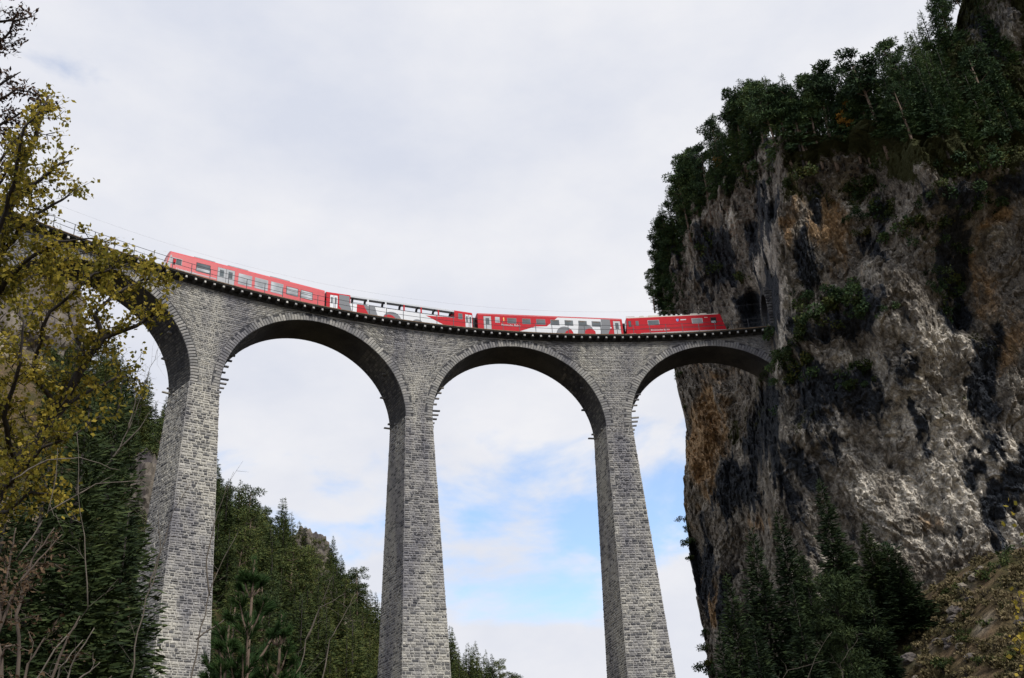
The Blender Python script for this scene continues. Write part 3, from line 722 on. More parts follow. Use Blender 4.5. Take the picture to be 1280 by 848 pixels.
# large forms: px, py, rx, ry, tilt(deg), metres away from (+) or towards (-) the viewer
FORMS = [(947, 392, 13, 28, 0, 6), (1045, 285, 42, 60, -20, 4.0), (1085, 250, 40, 60, -35, 5), (1060, 340, 35, 60, 20, 3.5), (985, 300, 26, 90, 8, -3), (930, 250, 22, 60, 8, -2.0),
         (1010, 250, 14, 50, 10, 2.5), (1235, 310, 45, 60, 0, 4), (1190, 370, 30, 60, 0, 3.5), (1170, 230, 40, 70, -30, -3), (1240, 480, 24, 80, 12, 2.5), (1050, 450, 50, 40, 0, 2.0), (1010, 420, 40, 45, 0, -2.5),
         (960, 610, 50, 90, -10, -2.5), (895, 620, 28, 90, 0, 2.5), (870, 715, 22, 45, 0, 5), (1030, 520, 40, 60, 0, -1.5), (1120, 560, 80, 80, 0, .8), (1000, 480, 20, 50, 0, 2.5), (920, 520, 30, 70, 10, 1.5), (1150, 420, 50, 50, 0, -2)]
def gauss(x, y, f):
    px, py, rx, ry, tl = f[:5]; a = math.radians(tl); dx, dy = x-px, y-py
    u = dx*math.cos(a)+dy*math.sin(a); v = -dx*math.sin(a)+dy*math.cos(a)
    return np.exp(-(u/rx)**2-(v/ry)**2)
XR = 1560
def build_cliff():
    nv, nu, nb = 620, 470, 26
    ys = np.concatenate([np.linspace(-160, 0, 50, endpoint=False), np.linspace(0, 860, nv-90), np.linspace(865, 1150, 40)])
    nv = len(ys)
    uu = np.concatenate([-(np.linspace(1, 0, nb, endpoint=False))**1.5, np.linspace(0, 1, nu)**1.12])
    Y, U = np.meshgrid(ys, uu, indexing='ij')
    XLg = np.interp(Y, XL_Y, XL_X)
    # soften the outline
    X = XLg + (XR-XLg)*np.maximum(U, 0)
    dx = np.interp(X, D_X, D_D)
    k = np.array([1, 4, 6, 4, 1])/16
    for _ in range(5):
        pad = np.pad(dx, ((0, 0), (2, 2)), mode='edge'); dx = sum(k[i]*pad[:, i:i+dx.shape[1]] for i in range(5))
    off = np.interp(Y, O_Y, O_D)*np.clip(1.15-(X-900)/900, .5, 1.2)
    d = dx + off
    rim = 5.0*np.exp(-np.maximum(U, 0)*(XR-XLg)/14.0)        # the edge rounds away from the viewer
    d = d + rim*0.8
    for f in FORMS: d = d + f[5]*gauss(X, Y, f)*(U >= 0)
    rays = _fw + _r2*((X-640)/FPX)[..., None] - _u2*((Y-424)/FPX)[..., None]
    rays /= np.linalg.norm(rays, axis=-1)[..., None]
    V = CAM + rays*d[..., None]
    # the flank hidden from the camera runs back into the mountain
    back = np.array([.62, .78, -.02]); depth = np.maximum(-U, 0)*55
    sideways = np.array([.8, -.6, 0])
    V = V + back*depth[..., None] + sideways*(depth*.25)[..., None]
    V[..., 2] += np.where(Y < 215, depth*0.12, 0)
    # relief
    n_out = np.array([-.62, -.77, .1])
    warp = np.stack([noise(V*.05+3), noise(V*.05+8), noise(V*.05+13)], -1)*5
    warp2 = np.stack([noise(V*.3+3), noise(V*.3+8), noise(V*.3+13)], -1)*.5
    tilt = V.copy(); tilt[..., 0] += .28*V[..., 2]; tilt[..., 2] *= .38
    big = ridged((tilt+warp)*.05, 2)*1.5
    mid = ridged((tilt+warp*.6)*.15+5, 3)*.9
    pc = (tilt*np.array([1, 1, 1.4])+warp*.4+warp2)*.20
    blk = (np.floor(fbm(pc, 2)*4+.5*noise(V*.9))/4)*.95          # stepped slabs
    crack = -np.exp(-np.abs(noise((tilt+warp2)*.33+19))*16)*1.1 - np.exp(-np.abs(noise((V+warp2)*np.array([.5, .5, .8])+29))*15)*.6
    fine = ridged((V+warp2*.5)*np.array([1, 1, .75])*.62, 4, g=.6)*.36 + (np.floor(fbm(tilt*.9+33, 2)*3.5)/3.5)*.3
    pits = -np.maximum(0, noise(V*np.array([1.1, 1.1, .9])+41)-.12)*1.0 - np.maximum(0, noise(V*2.3+51)-.1)*.5 + .10*noise(V*4.0+61)
    ledge = -np.abs(((V[..., 2]*.16 + noise(V*.07)*1.4) % 1.0)-.5)*1.2
    calm = 1-.75*gauss(X, Y, (1130, 600, 130, 110, 0))
    D = big + mid*calm + blk*2.3 + crack*.4*calm + pits + fine + ledge
    near = np.exp(-((X-955)/22)**2-((Y-405)/55)**2)          # keep the rock clear of the portal
    D = D*(1-.85*near)
    V = V + n_out*D[..., None]
    n1, n2 = V.shape[:2]
    idx = np.arange(n1*n2).reshape(n1, n2)
    Q = np.stack([idx[:-1, :-1], idx[1:, :-1], idx[1:, 1:], idx[:-1, 1:]], -1).reshape(-1, 4)
    me = mesh_np('cliff', V.reshape(-1, 3), Q, smooth=False)
    # rock colour: pale limestone, ochre where it broke off lately, blue-black algae streaks; shade of cave and portal recess painted dark too
    wx = 26*fbm(V*.11, 3); wy = 26*fbm(V*.11+31, 3)
    Xw, Yw = X+wx, Y+wy
    def blobs(L):
        r = np.zeros(X.shape)
        for f in L: r = np.maximum(r, f[5]*gauss(Xw, Yw, f))
        return r
    streak = fbm(np.stack([V[..., 0]*.5+V[..., 2]*.10, V[..., 1]*.5, V[..., 2]*.05], -1)+40, 4)
    ochre = blobs([(1040, 300, 34, 60, -15, 1), (995, 270, 10, 70, 5, .6), (880, 560, 24, 90, 0, 1.0), (905, 540, 20, 60, 0, .7), (885, 760, 14, 40, 0, .9), (1255, 285, 30, 22, 0, .8), (1230, 355, 30, 70, -20, .6), (1270, 430, 25, 60, 0, .7),
                   (955, 655, 16, 22, 0, .5), (1155, 160, 14, 30, 0, .4), (1155, 655, 12, 18, 0, .6), (1150, 450, 40, 30, 0, .35), (900, 470, 50, 20, 0, .5), (1100, 420, 40, 20, 0, .3)])
    pale = blobs([(1050, 290, 24, 40, -15, .6), (1080, 620, 40, 60, 0, .2), (1150, 520, 70, 50, 0, .5), (1200, 600, 80, 60, 0, .7), (1170, 690, 70, 20, 0, .5), (1040, 560, 30, 40, 0, .3), (1060, 460, 40, 20, 0, .5), (1180, 430, 60, 30, 0, .4), (915, 300, 8, 30, 5, .6), (960, 310, 9, 50, 8, .6), (1160, 200, 16, 40, 0, .5), (985, 420, 8, 60, 0, .5)])
    dark = blobs([(900, 330, 45, 60, 0, 1.0), (960, 280, 20, 70, 10, .8), (1010, 330, 16, 60, 0, .7), (1015, 260, 14, 45, 10, .8), (950, 390, 30, 50, 0, 1.0), (1010, 500, 26, 80, 0, .8), (960, 540, 30, 60, 0, .9), (920, 620, 30, 55, 20, .9), (1050, 400, 70, 30, 0, .9), (1060, 490, 45, 40, 0, .9), (1130, 490, 60, 40, 0, .6), (1150, 570, 40, 55, 10, .5),
                   (1240, 480, 20, 80, 12, 1.0), (1265, 600, 22, 60, 15, .8), (1200, 300, 26, 55, 0, .9), (1190, 390, 25, 45, 0, .9), (1270, 250, 30, 30, 0, .6), (870, 710, 22, 50, 0, 1.0), (905, 760, 22, 70, 0, .9), (1000, 600, 40, 70, 0, .7), (1240, 40, 60, 60, 0, .8), (1270, 200, 30, 40, 0, .6), (1100, 300, 22, 60, 0, .7), (1105, 600, 14, 45, -25, .5), (1230, 560, 16, 60, 15, .5)])
    crest = ridged((tilt+warp*.6)*.15+5, 3)
    dark = np.clip(dark + np.clip(streak*.9-.1, 0, .45)*(1-.7*ochre), 0, 1)
    pale = np.clip(pale*1.15 + .10 + .10*crest, 0, 1); pale = pale*(1-.25*dark)
    moss = np.clip(fbm(V*.13+90, 4)*1.2-.25, 0, 1)*.7
    top = 1/(1+np.exp((Y-(190+.12*(X-930)+25*fbm(V*.09, 3)))/9))
    moss = np.clip(moss*(Y < 560) + top*1.1*(1-.8*gauss(X, Y, (1250, 40, 60, 60, 0))), 0, 1)
    col = np.stack([ochre, pale, dark], -1)
    for nm, cc in (('rock', col), ('moss', np.repeat(moss[..., None], 3, -1))):
        at = me.color_attributes.new(nm, 'FLOAT_COLOR', 'POINT')
        at.data.foreach_set('color', np.concatenate([cc.reshape(-1, 3), np.ones((n1*n2, 1))], 1).astype(np.float32).ravel())
    m, t, b, out = mat_base('cliff_rock'); Lk = t.links.new
    a = N(t, 'ShaderNodeVertexColor', layer_name='rock'); a2 = N(t, 'ShaderNodeVertexColor', layer_name='moss'); geo = N(t, 'ShaderNodeNewGeometry')
    sp = N(t, 'ShaderNodeSeparateColor'); Lk(a.outputs[0], sp.inputs[0])
    def nz(sc3, scale, detail=7, rough=.6, rot=(0, 0, 0), off=(0, 0, 0)):
        mp = N(t, 'ShaderNodeMapping'); mp.inputs['Scale'].default_value = sc3; mp.inputs['Rotation'].default_value = rot; mp.inputs['Location'].default_value = off
        Lk(geo.outputs['Position'], mp.inputs[0]); n = N(t, 'ShaderNodeTexNoise'); n.inputs['Scale'].default_value = scale; n.inputs['Detail'].default_value = detail; n.inputs['Roughness'].default_value = rough
        n.inputs['Distortion'].default_value = .1; Lk(mp.outputs[0], n.inputs['Vector']); return n.outputs[0]
    def mth(op, x, y=None, z=None):
        n = N(t, 'ShaderNodeMath', operation=op)
        for i, v in enumerate((x, y, z)):
            if v is None: continue
            if isinstance(v, (int, float)): n.inputs[i].default_value = v
            else: Lk(v, n.inputs[i])
        return n.outputs[0]
    def mask(v, n, amp, lo, hi):
        s_ = mth('MULTIPLY_ADD', mth('SUBTRACT', n, .5), amp, v)
        r = N(t, 'ShaderNodeMapRange'); r.interpolation_type = 'SMOOTHSTEP'; r.inputs['From Min'].default_value = lo; r.inputs['From Max'].default_value = hi; Lk(s_, r.inputs['Value']); return r.outputs[0]
    def mixc(f, x, y, bl='MIX'):
        n = N(t, 'ShaderNodeMix', data_type='RGBA', blend_type=bl)
        if isinstance(f, (int, float)): n.inputs[0].default_value = f
        else: Lk(f, n.inputs[0])
        for i, v in ((6, x), (7, y)):
            if isinstance(v, tuple): n.inputs[i].default_value = (*v, 1)
            else: Lk(v, n.inputs[i])
        return n.outputs[2]
    n_st = nz((1, 1, .45), .38, 8, .62, (0, .22, 0)); n_st2 = nz((1, 1, .5), .7, 8, .65, (0, .22, 0), (30, 7, 2)); n_bl = nz((1, 1, .8), .3, 8, .65, (0, .3, 0), (9, 3, 5)); n_f = nz((1, 1, 1), 1.5, 9, .7); n_ff = nz((1, 1, .8), 5.0, 6, .7)
    vm = N(t, 'ShaderNodeMapping'); vm.inputs['Scale'].default_value = (1, 1, .55); vm.inputs['Rotation'].default_value = (.1, .3, 0); 
    wv = N(t, 'ShaderNodeVectorMath', operation='ADD'); nn_ = N(t, 'ShaderNodeTexNoise'); nn_.inputs['Scale'].default_value = .6; nn_.inputs['Detail'].default_value = 4; Lk(geo.outputs['Position'], nn_.inputs['Vector'])
    Lk(geo.outputs['Position'], wv.inputs[0]); Lk(nn_.outputs['Color'], wv.inputs[1]); Lk(wv.outputs[0], vm.inputs[0])
    vo = N(t, 'ShaderNodeTexVoronoi', feature='DISTANCE_TO_EDGE'); vo.inputs['Scale'].default_value = .75; Lk(vm.outputs[0], vo.inputs['Vector'])
    vr = N(t, 'ShaderNodeMapRange'); vr.inputs['From Max'].default_value = .10; vr.inputs['To Min'].default_value = .45; Lk(vo.outputs['Distance'], vr.inputs['Value'])
    rg = N(t, 'ShaderNodeTexNoise', noise_type='RIDGED_MULTIFRACTAL'); rg.inputs['Scale'].default_value = .9; rg.inputs['Detail'].default_value = 7; Lk(vm.outputs[0], rg.inputs['Vector'])
    base_c = mixc(mask(sp.outputs[1], n_bl, 1.5, .12, .62), (.25, .226, .195), (.66, .62, .55))
    base_c = mixc(mask(sp.outputs[0], n_st2, 1.5, .32, .75), base_c, (.50, .345, .20))
    base_c = mixc(mask(sp.outputs[2], n_st, 1.7, .42, .70), base_c, (.050, .057, .070))
    r1 = ramp(t, [(.40, .40, .42), (.95, .94, .92), (1.45, 1.42, 1.38)], [.34, .5, .68]); Lk(n_f, r1.inputs[0])
    r2_ = ramp(t, [(.6, .6, .62), (1.3, 1.29, 1.26)], [.35, .65]); Lk(n_ff, r2_.inputs[0])
    base_c = mixc(1.0, mixc(1.0, base_c, r1.outputs[0], 'MULTIPLY'), r2_.outputs[0], 'MULTIPLY')
    crk = N(t, 'ShaderNodeCombineColor'); 
    for i_ in range(3): Lk(vr.outputs[0], crk.inputs[i_])
    base_c = mixc(.4, base_c, crk.outputs[0], 'MULTIPLY')
    base_c = mixc(mask(a2.outputs[0], n_f, 1.6, .42, .62), base_c, (.045, .048, .018))
    Lk(base_c, b.inputs['Base Color']); b.inputs['Roughness'].default_value = .95; b.inputs['Specular IOR Level'].default_value = .15
    bp = N(t, 'ShaderNodeBump'); bp.inputs['Strength'].default_value = 1.0; bp.inputs['Distance'].default_value = .5; Lk(mth('MULTIPLY_ADD', rg.outputs[0], .25, mth('MULTIPLY_ADD', vr.outputs[0], .35, mth('MULTIPLY', n_ff, .5))), bp.inputs['Height']); Lk(bp.outputs[0], b.inputs['Normal'])
    o = obj('cliff', me, m); tag(o, kind='structure')
    return o, V.reshape(-1, 3), Q
cliff, CV, CQ = build_cliff()
cliff_bvh = BVHTree.FromPolygons([tuple(v) for v in CV[::1]], [tuple(q) for q in CQ])
def on_cliff(px, py):
    h = cliff_bvh.ray_cast(Vector(CAM), Vector(ray(px, py)))
    return None if h[0] is None else (np.array(h[0]), np.array(h[1]), h[3])

# ------------------------------------------------------------------ tunnel portal
pa = PHI1
portal = tag(empty('tunnel_portal', pol(R, pa, 10.9), -pa), 'dark arched stone tunnel portal where the railway enters the cliff', 'tunnel portal')
ow, oh, spr = 2.1, 5.6, 3.5
arcp = [(ow*math.cos(PI*i/14), spr+(oh-spr)*math.sin(PI*i/14)) for i in range(15)]
inner = [(ow, -.2)] + arcp + [(-ow, -.2)]
outer = [(2.95, -.2)] + [(2.95*math.cos(PI*i/14), spr+(6.5-spr)*math.sin(PI*i/14)) for i in range(15)] + [(-2.95, -.2)]
def ring_prism(a, b, x0, x1):
    n = len(a); V = []
    for x in (x0, x1):
        V += [(x, y, z) for y, z in a] + [(x, y, z) for y, z in b]
    F = []
    for i in range(n-1):
        F += [(i, i+1, n+i+1, n+i), (2*n+i, 3*n+i, 3*n+i+1, 2*n+i+1), (i, 2*n+i, 2*n+i+1, i+1), (n+i, n+i+1, 3*n+i+1, 3*n+i)]
    m = MB(); m.add(V, F); return m
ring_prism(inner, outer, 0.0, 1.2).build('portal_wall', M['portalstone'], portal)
def arch_stones():
    S = Stones()
    for i in range(22):
        t0, t1 = PI*i/22+.01, PI*(i+1)/22-.01
        pt = lambda t, rr: np.array((-.002, -(ow+rr)*math.cos(t), spr+(oh-spr+rr)*math.sin(t)))
        S.block([pt(t0, 0), pt(t1, 0), pt(t1, .7), pt(t0, .7)], np.array((-1.0, 0, 0)), .08, .04)
    return S.mesh('portal_ring')
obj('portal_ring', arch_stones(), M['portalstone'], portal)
lin = ring_prism(inner, [(y*1.06, z*1.05) for y, z in inner], 1.2, 7.0); lin.build('tunnel_lining', M['soffit'], portal)
e_ = MB(); e_.box(6.9, 7.0, -2.4, 2.4, -.2, 6); e_.build('tunnel_dark_end', M['interior'], portal)  # black end panel: the tunnel's darkness put into its colour
pl = MB(); pl.box(-.4, 1.1, -3.6, -2.5, -7.5, -.02); pl.build('abutment_pillar', M['portalstone'], portal, bevel=.04)
# stone pillar and wall of the abutment
S = Stones()
for za, zb in courses(-7, 4.4, .3, .42):
    x = -.4
    while x < 1.1:
        wd = random.uniform(.4, .7); S.block([(x+.02, -3.61, za+.02), (min(x+wd, 1.15)-.02, -3.61, za+.02), (min(x+wd, 1.15)-.02, -3.61, zb-.02), (x+.02, -3.61, zb-.02)], np.array((0, -1.0, 0)), .06, .04); x += wd
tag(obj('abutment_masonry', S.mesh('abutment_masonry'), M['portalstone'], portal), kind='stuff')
b_ = MB(); b_.box(.02, 1.1, -3.58, -2.4, -.02, 4.4); b_.build('wing_wall', M['portalstone'], portal)
lm = MB(); lm.box(-.12, -.04, -2.7, -2.35, 3.3, 3.75); lm.build('signal_plate', M['white'], portal)

# ------------------------------------------------------------------ ground: one sheet, with the wooded mountainside and the scree below the cliff
RIDGE = [(-500, 250, 250), (-200, 310, 262), (0, 385, 272), (100, 480, 280), (190, 592, 290), (270, 662, 305), (340, 692, 318), (400, 724, 330), (470, 795, 345), (560, 842, 365), (640, 888, 385), (700, 1000, 395), (760, 1120, 405)]
RP = np.array([P(*r) for r in RIDGE])
def ground_z(x, y):
    x = np.asarray(x, float); y = np.asarray(y, float)
    p3 = np.stack([x, y, 0*x], -1)
    g0 = -47.6 + 2.4*np.exp(-((x+28)**2+(y+6.5)**2)/2/14**2) + .5*fbm(p3*.06, 3)
    best = np.full(x.shape, -1e3)
    for a, b in zip(RP[:-1], RP[1:]):
        ab = b[:2]-a[:2]; t = np.clip(((x-a[0])*ab[0]+(y-a[1])*ab[1])/(ab@ab), 0, 1)
        dx, dy = x-(a[0]+t*ab[0]), y-(a[1]+t*ab[1]); dist = np.hypot(dx, dy)
        zz = a[2]+t*(b[2]-a[2])
        best = np.maximum(best, zz - 1.22*np.maximum(0, np.sqrt(dist**2+36)-6))
    hill = best + 3.0*fbm(p3*.03+7, 3) + .9*fbm(p3*.14+3, 3)
    sx, sy = x-22.0, y-39.0
    along = sx*.80+sy*.60; lat = -sx*.60+sy*.80
    scree = -31.8 + .62*along - .62*np.maximum(lat-1, 0) - .25*np.maximum(-lat-30, 0) + .7*fbm(p3*.13+20, 4)
    cap = -25.0+.10*np.maximum(-lat, 0)+.5*fbm(p3*.1+60, 3); scree = cap-np.logaddexp(0, (cap-scree)/1.5)*1.5+1.0
    m = np.maximum(g0, hill)
    k = 1.5; h = np.clip(.5+.5*(scree-m)/k, 0, 1); far = (np.hypot(sx, sy) < 90)
    return np.where(far, m*(1-h)+scree*h+k*h*(1-h)*.5, m)
def build_ground():
    ax = np.concatenate([-np.geomspace(3000, 420, 12), np.linspace(-400, -120, 60), np.linspace(-118, 120, 190), np.linspace(122, 400, 60), np.geomspace(420, 3000, 12)])
    ay = np.concatenate([-np.geomspace(3000, 130, 14), np.linspace(-120, 130, 190), np.linspace(131.5, 420, 170), np.geomspace(440, 3000, 12)])
    Xg, Yg = np.meshgrid(ax, ay, indexing='ij'); Z = ground_z(Xg, Yg)
    V = np.stack([Xg, Yg, Z], -1); n1, n2 = Xg.shape; idx = np.arange(n1*n2).reshape(n1, n2)
    Q = np.stack([idx[:-1, :-1], idx[1:, :-1], idx[1:, 1:], idx[:-1, 1:]], -1).reshape(-1, 4)
    me = mesh_np('ground', V.reshape(-1, 3), Q, smooth=True)
    gx, gy = np.gradient(Z, axis=0), np.gradient(Z, axis=1)
    f1, f2 = fbm(V*.045+50, 4), fbm(V*.35+11, 4)
    turf, earth, rock = np.array([.045, .045, .018]), np.array([.12, .088, .058]), np.array([.30, .275, .235])
    mixv = np.clip(.5+1.1*f2+.5*f1, 0, 1)[..., None]
    col = turf*(1-mixv)+earth*mixv
    rk = (np.clip(f1*2.2-.55, 0, 1)*(Z > -30)*(Yg > 120))[..., None]
    col = col*(1-rk)+rock*rk
    st = (np.clip(fbm(V*.9+5, 3)*2.4-.9, 0, 1)*((Yg < 110) & (Xg > 0)))[..., None]; col = col*(1-st)+rock*.8*st
    at = me.color_attributes.new('soil', 'FLOAT_COLOR', 'POINT')
    at.data.foreach_set('color', np.concatenate([col.reshape(-1, 3), np.ones((n1*n2, 1))], 1).astype(np.float32).ravel())
    m, t, b, out = mat_base('forest_soil'); Lk = t.links.new
    a = N(t, 'ShaderNodeVertexColor', layer_name='soil'); geo = N(t, 'ShaderNodeNewGeometry')
    n_ = N(t, 'ShaderNodeTexNoise'); n_.inputs['Scale'].default_value = 2.5; n_.inputs['Detail'].default_value = 8; n_.inputs['Roughness'].default_value = .7; Lk(geo.outputs['Position'], n_.inputs['Vector'])
    r1 = ramp(t, [(.4, .4, .4), (1.6, 1.5, 1.35)], [.35, .65]); Lk(n_.outputs[0], r1.inputs[0])
    x1 = N(t, 'ShaderNodeMix', data_type='RGBA', blend_type='MULTIPLY'); x1.inputs[0].default_value = 1; Lk(a.outputs[0], x1.inputs[6]); Lk(r1.outputs[0], x1.inputs[7])
    Lk(x1.outputs[2], b.inputs['Base Color']); b.inputs['Roughness'].default_value = .95; b.inputs['Specular IOR Level'].default_value = .1
    bp = N(t, 'ShaderNodeBump'); bp.inputs['Strength'].default_value = .8; bp.inputs['Distance'].default_value = .3; Lk(n_.outputs[0], bp.inputs['Height']); Lk(bp.outputs[0], b.inputs['Normal'])
    return tag(obj('ground', me, m), kind='structure'), V.reshape(-1, 3), Q
ground, GV, GQ = build_ground()
ground_bvh = BVHTree.FromPolygons([tuple(v) for v in GV], [tuple(q) for q in GQ])
def on_ground(px, py):
    h = ground_bvh.ray_cast(Vector(CAM), Vector(ray(px, py)))
    return None if h[0] is None else np.array(h[0])
gz = lambda x, y: float(ground_z(np.array([x]), np.array([y]))[0])
# ------------------------------------------------------------------ vegetation
def unit(a): return a/(np.linalg.norm(a, axis=-1, keepdims=True)+1e-9)
def kites(c, a, b, ln, wd, tail=.15):
    """kite-shaped leaf faces: centre c, axis a, side b"""
    c, a, b = (np.asarray(v, float) for v in (c, a, b)); ln = np.asarray(ln)[:, None]; wd = np.asarray(wd)[:, None]
    v = np.stack([c-a*ln*tail, c+b*wd/2+a*ln*.3, c+a*ln*(1-tail), c-b*wd/2+a*ln*.3], 1)
    n = len(c); return v.reshape(-1, 3), np.arange(n*4).reshape(n, 4)
def rand_dirs(g, n):
    v = g.normal(size=(n, 3)); return unit(v)
def side_of(g, a):
    return unit(np.cross(a, rand_dirs(g, len(a))))
def leaf_mesh(name, parts, mats, mi=None):
    V = []; Q = []; o = 0; mm = []
    for i, (v, q) in enumerate(parts):
        V.append(v); Q.append(q+o); o += len(v); mm.append(np.full(len(q), 0 if mi is None else mi[i]))
    me = mesh_np(name, np.concatenate(V), np.concatenate(Q), matq=np.concatenate(mm)); 
    for m in mats: me.materials.append(m)
    return me
def spruce_proto(h, rad, n_whorl, per, seed, mat, sz=.5, bare=.06, droop=.35, bark='bark', ragged=.35):
    g = np.random.default_rng(seed)
    t = MB(); t.tube([(0, 0, -1.2), (0, 0, h*.3), (.1, .05, h*.7), (.1, .05, h)], [h*.013, h*.010, h*.005, .015], 6)
    trunk = t.mesh('trunk', smooth=True); trunk.materials.append(M[bark])
    cs = []; as_ = []; ls = []
    for i in range(n_whorl):
        f = bare+(1-bare)*(i+g.uniform(-.3, .3))/n_whorl
        z0 = h*f
        L = rad*(1-f)**.85*(1-.15*(f < .2))+.15
        nb = max(3, int(round(g.uniform(4.5, 7)*(1-.35*f))))
        ph0 = g.uniform(0, 2*PI)
        for j in range(nb):
            if g.random() < .07: continue
            ph = ph0+2*PI*j/nb+g.normal(0, .25); Lb = L*g.uniform(1-ragged, 1.1)
            n = max(5, int(1.9*per*Lb/rad))
            s = np.sort(g.uniform(.12, 1, n))
            dr = droop*g.uniform(.7, 1.3)*(1-f*.9)
            out = np.stack([np.cos(ph)*np.ones(n), np.sin(ph)*np.ones(n), np.zeros(n)], 1)
            lat = np.stack([-np.sin(ph)*np.ones(n), np.cos(ph)*np.ones(n), np.zeros(n)], 1)
            zz = z0 - dr*Lb*s*(1.15-.55*s) + .1*Lb*f
            spread = (.27*Lb*(1-s*.75))[:, None]
            p = out*(s*Lb)[:, None] + lat*spread*g.uniform(-1, 1, (n, 1)); p[:, 2] += zz + g.normal(0, .05*rad, n)
            a = unit(out*.9 + lat*g.normal(0, .65, (n, 1)) + np.array([0, 0, 1])*(-.25*(1-f)+.35*f*f+g.normal(0, .22, (n, 1))))
            cs.append(p); as_.append(a); ls.append(sz*(.55+.6*(1-f))*g.uniform(.7, 1.3, n))
    # leader
    n = 8; cs.append(np.stack([np.full(n, .1)+g.normal(0, .05, n), np.full(n, .05)+g.normal(0, .05, n), h-np.linspace(0, h*.06, n)], 1)); as_.append(unit(np.array([[0, 0, 1.0]])+.5*rand_dirs(g, n))); ls.append(np.full(n, sz*.6))
    c, a, l = np.concatenate(cs), np.concatenate(as_), np.concatenate(ls)
    return trunk, leaf_mesh('crown', [kites(c, a, side_of(g, a), l, l*g.uniform(.15, .26, len(l)))], [mat])
def pine_proto(h, rad, seed, mat, ncl=22, per=60, bare=.45, sz=.42, lean=0.0, bark='pinebark'):
    g = np.random.default_rng(seed); t = MB()
    bx, by = g.normal(0, .05*h*(1+lean), 2)
    tr = lambda f: np.array([bx*f*f, by*f*f, h*f])
    t.tube([tr(0)-np.array([0, 0, 1.0]), tr(.3), tr(.6), tr(.97)], [h*.018, h*.014, h*.010, .03], 6)
    cs = []; as_ = []; ls = []
    for i in range(ncl):
        f = bare+(1-bare)*((i+g.random())/ncl)
        env = math.sin(PI*min(1, max(.12, .22+.78*(1-(f-bare)/(1-bare)*.92))))**.7 if True else 1
        env = (.35+.65*math.sin(PI*(.15+.8*(f-bare)/(1-bare))))
        ph = g.uniform(0, 2*PI); L = rad*env*g.uniform(.25, 1.0)
        b0 = tr(f-.03); e = tr(f)+np.array([math.cos(ph)*L, math.sin(ph)*L, L*g.uniform(-.1, .35)])
        t.tube([b0, (b0+e)/2+np.array([0, 0, .1*L]), e], [h*.005, h*.0035, .015], 4, cap=False)
        n = int(1.7*per*g.uniform(.6, 1.4)); r = rad*g.uniform(.28, .5)
        p = e + rand_dirs(g, n)*(g.random((n, 1))**.45)*np.array([r, r, r*.55])
        a = unit(unit(p-e+1e-6)*.6+rand_dirs(g, n)*.8+np.array([0, 0, .15]))
        cs.append(p); as_.append(a); ls.append(sz*g.uniform(.6, 1.3, n))
    trunk = t.mesh('trunk', smooth=True); trunk.materials.append(M[bark])
    c, a, l = np.concatenate(cs), np.concatenate(as_), np.concatenate(ls)
    return trunk, leaf_mesh('crown', [kites(c, a, side_of(g, a), l, l*g.uniform(.2, .34, len(l)))], [mat])
def bush_proto(r, seed, mat, n=420, nst=5, sz=.34, flat=.7, ncl=7):
    g = np.random.default_rng(seed); t = MB(); cs = []; as_ = []; ls = []
    for i in range(nst):
        e = np.array([g.normal(0, .4*r), g.normal(0, .4*r), r*flat*g.uniform(.5, 1.1)])
        t.tube([(0, 0, -.3), e*.5+g.normal(0, .08*r, 3), e], [.06*r**.5, .04*r**.5, .012], 4, cap=False)
    for i in range(ncl):
        e = np.array([g.normal(0, .45*r), g.normal(0, .45*r), r*flat*g.uniform(.1, .95)]); k = n//ncl; rr = r*g.uniform(.3, .55)
        p = e+rand_dirs(g, k)*(g.random((k, 1))**.4)*np.array([rr, rr, rr*.75]); a = unit(unit(p-e+1e-6)*.7+rand_dirs(g, k)*.7+np.array([0, 0, .2]))
        cs.append(p); as_.append(a); ls.append(sz*g.uniform(.6, 1.3, k))
    stem = t.mesh('stem'); stem.materials.append(M['bark'])
    c, a, l = np.concatenate(cs), np.concatenate(as_), np.concatenate(ls)
    return stem, leaf_mesh('foliage', [kites(c, a, side_of(g, a), l, l*g.uniform(.4, .7, len(l)))], [mat])
PROTO = {}
def plant(kind, name, meshes, loc, label, cat, group=None, rot=None, scale=1.0, tilt=(0, 0)):
    o = empty(name, loc, random.uniform(0, 2*PI) if rot is None else rot)
    o.rotation_euler[0], o.rotation_euler[1] = tilt
    o.scale = scale if isinstance(scale, tuple) else (scale,)*3
    names = {'tree': ('trunk', 'crown'), 'bush': ('stem', 'foliage')}[kind]
    obj(names[0], meshes[0], None, o); obj(names[1], meshes[1], None, o)
    return tag(o, label, cat, group)

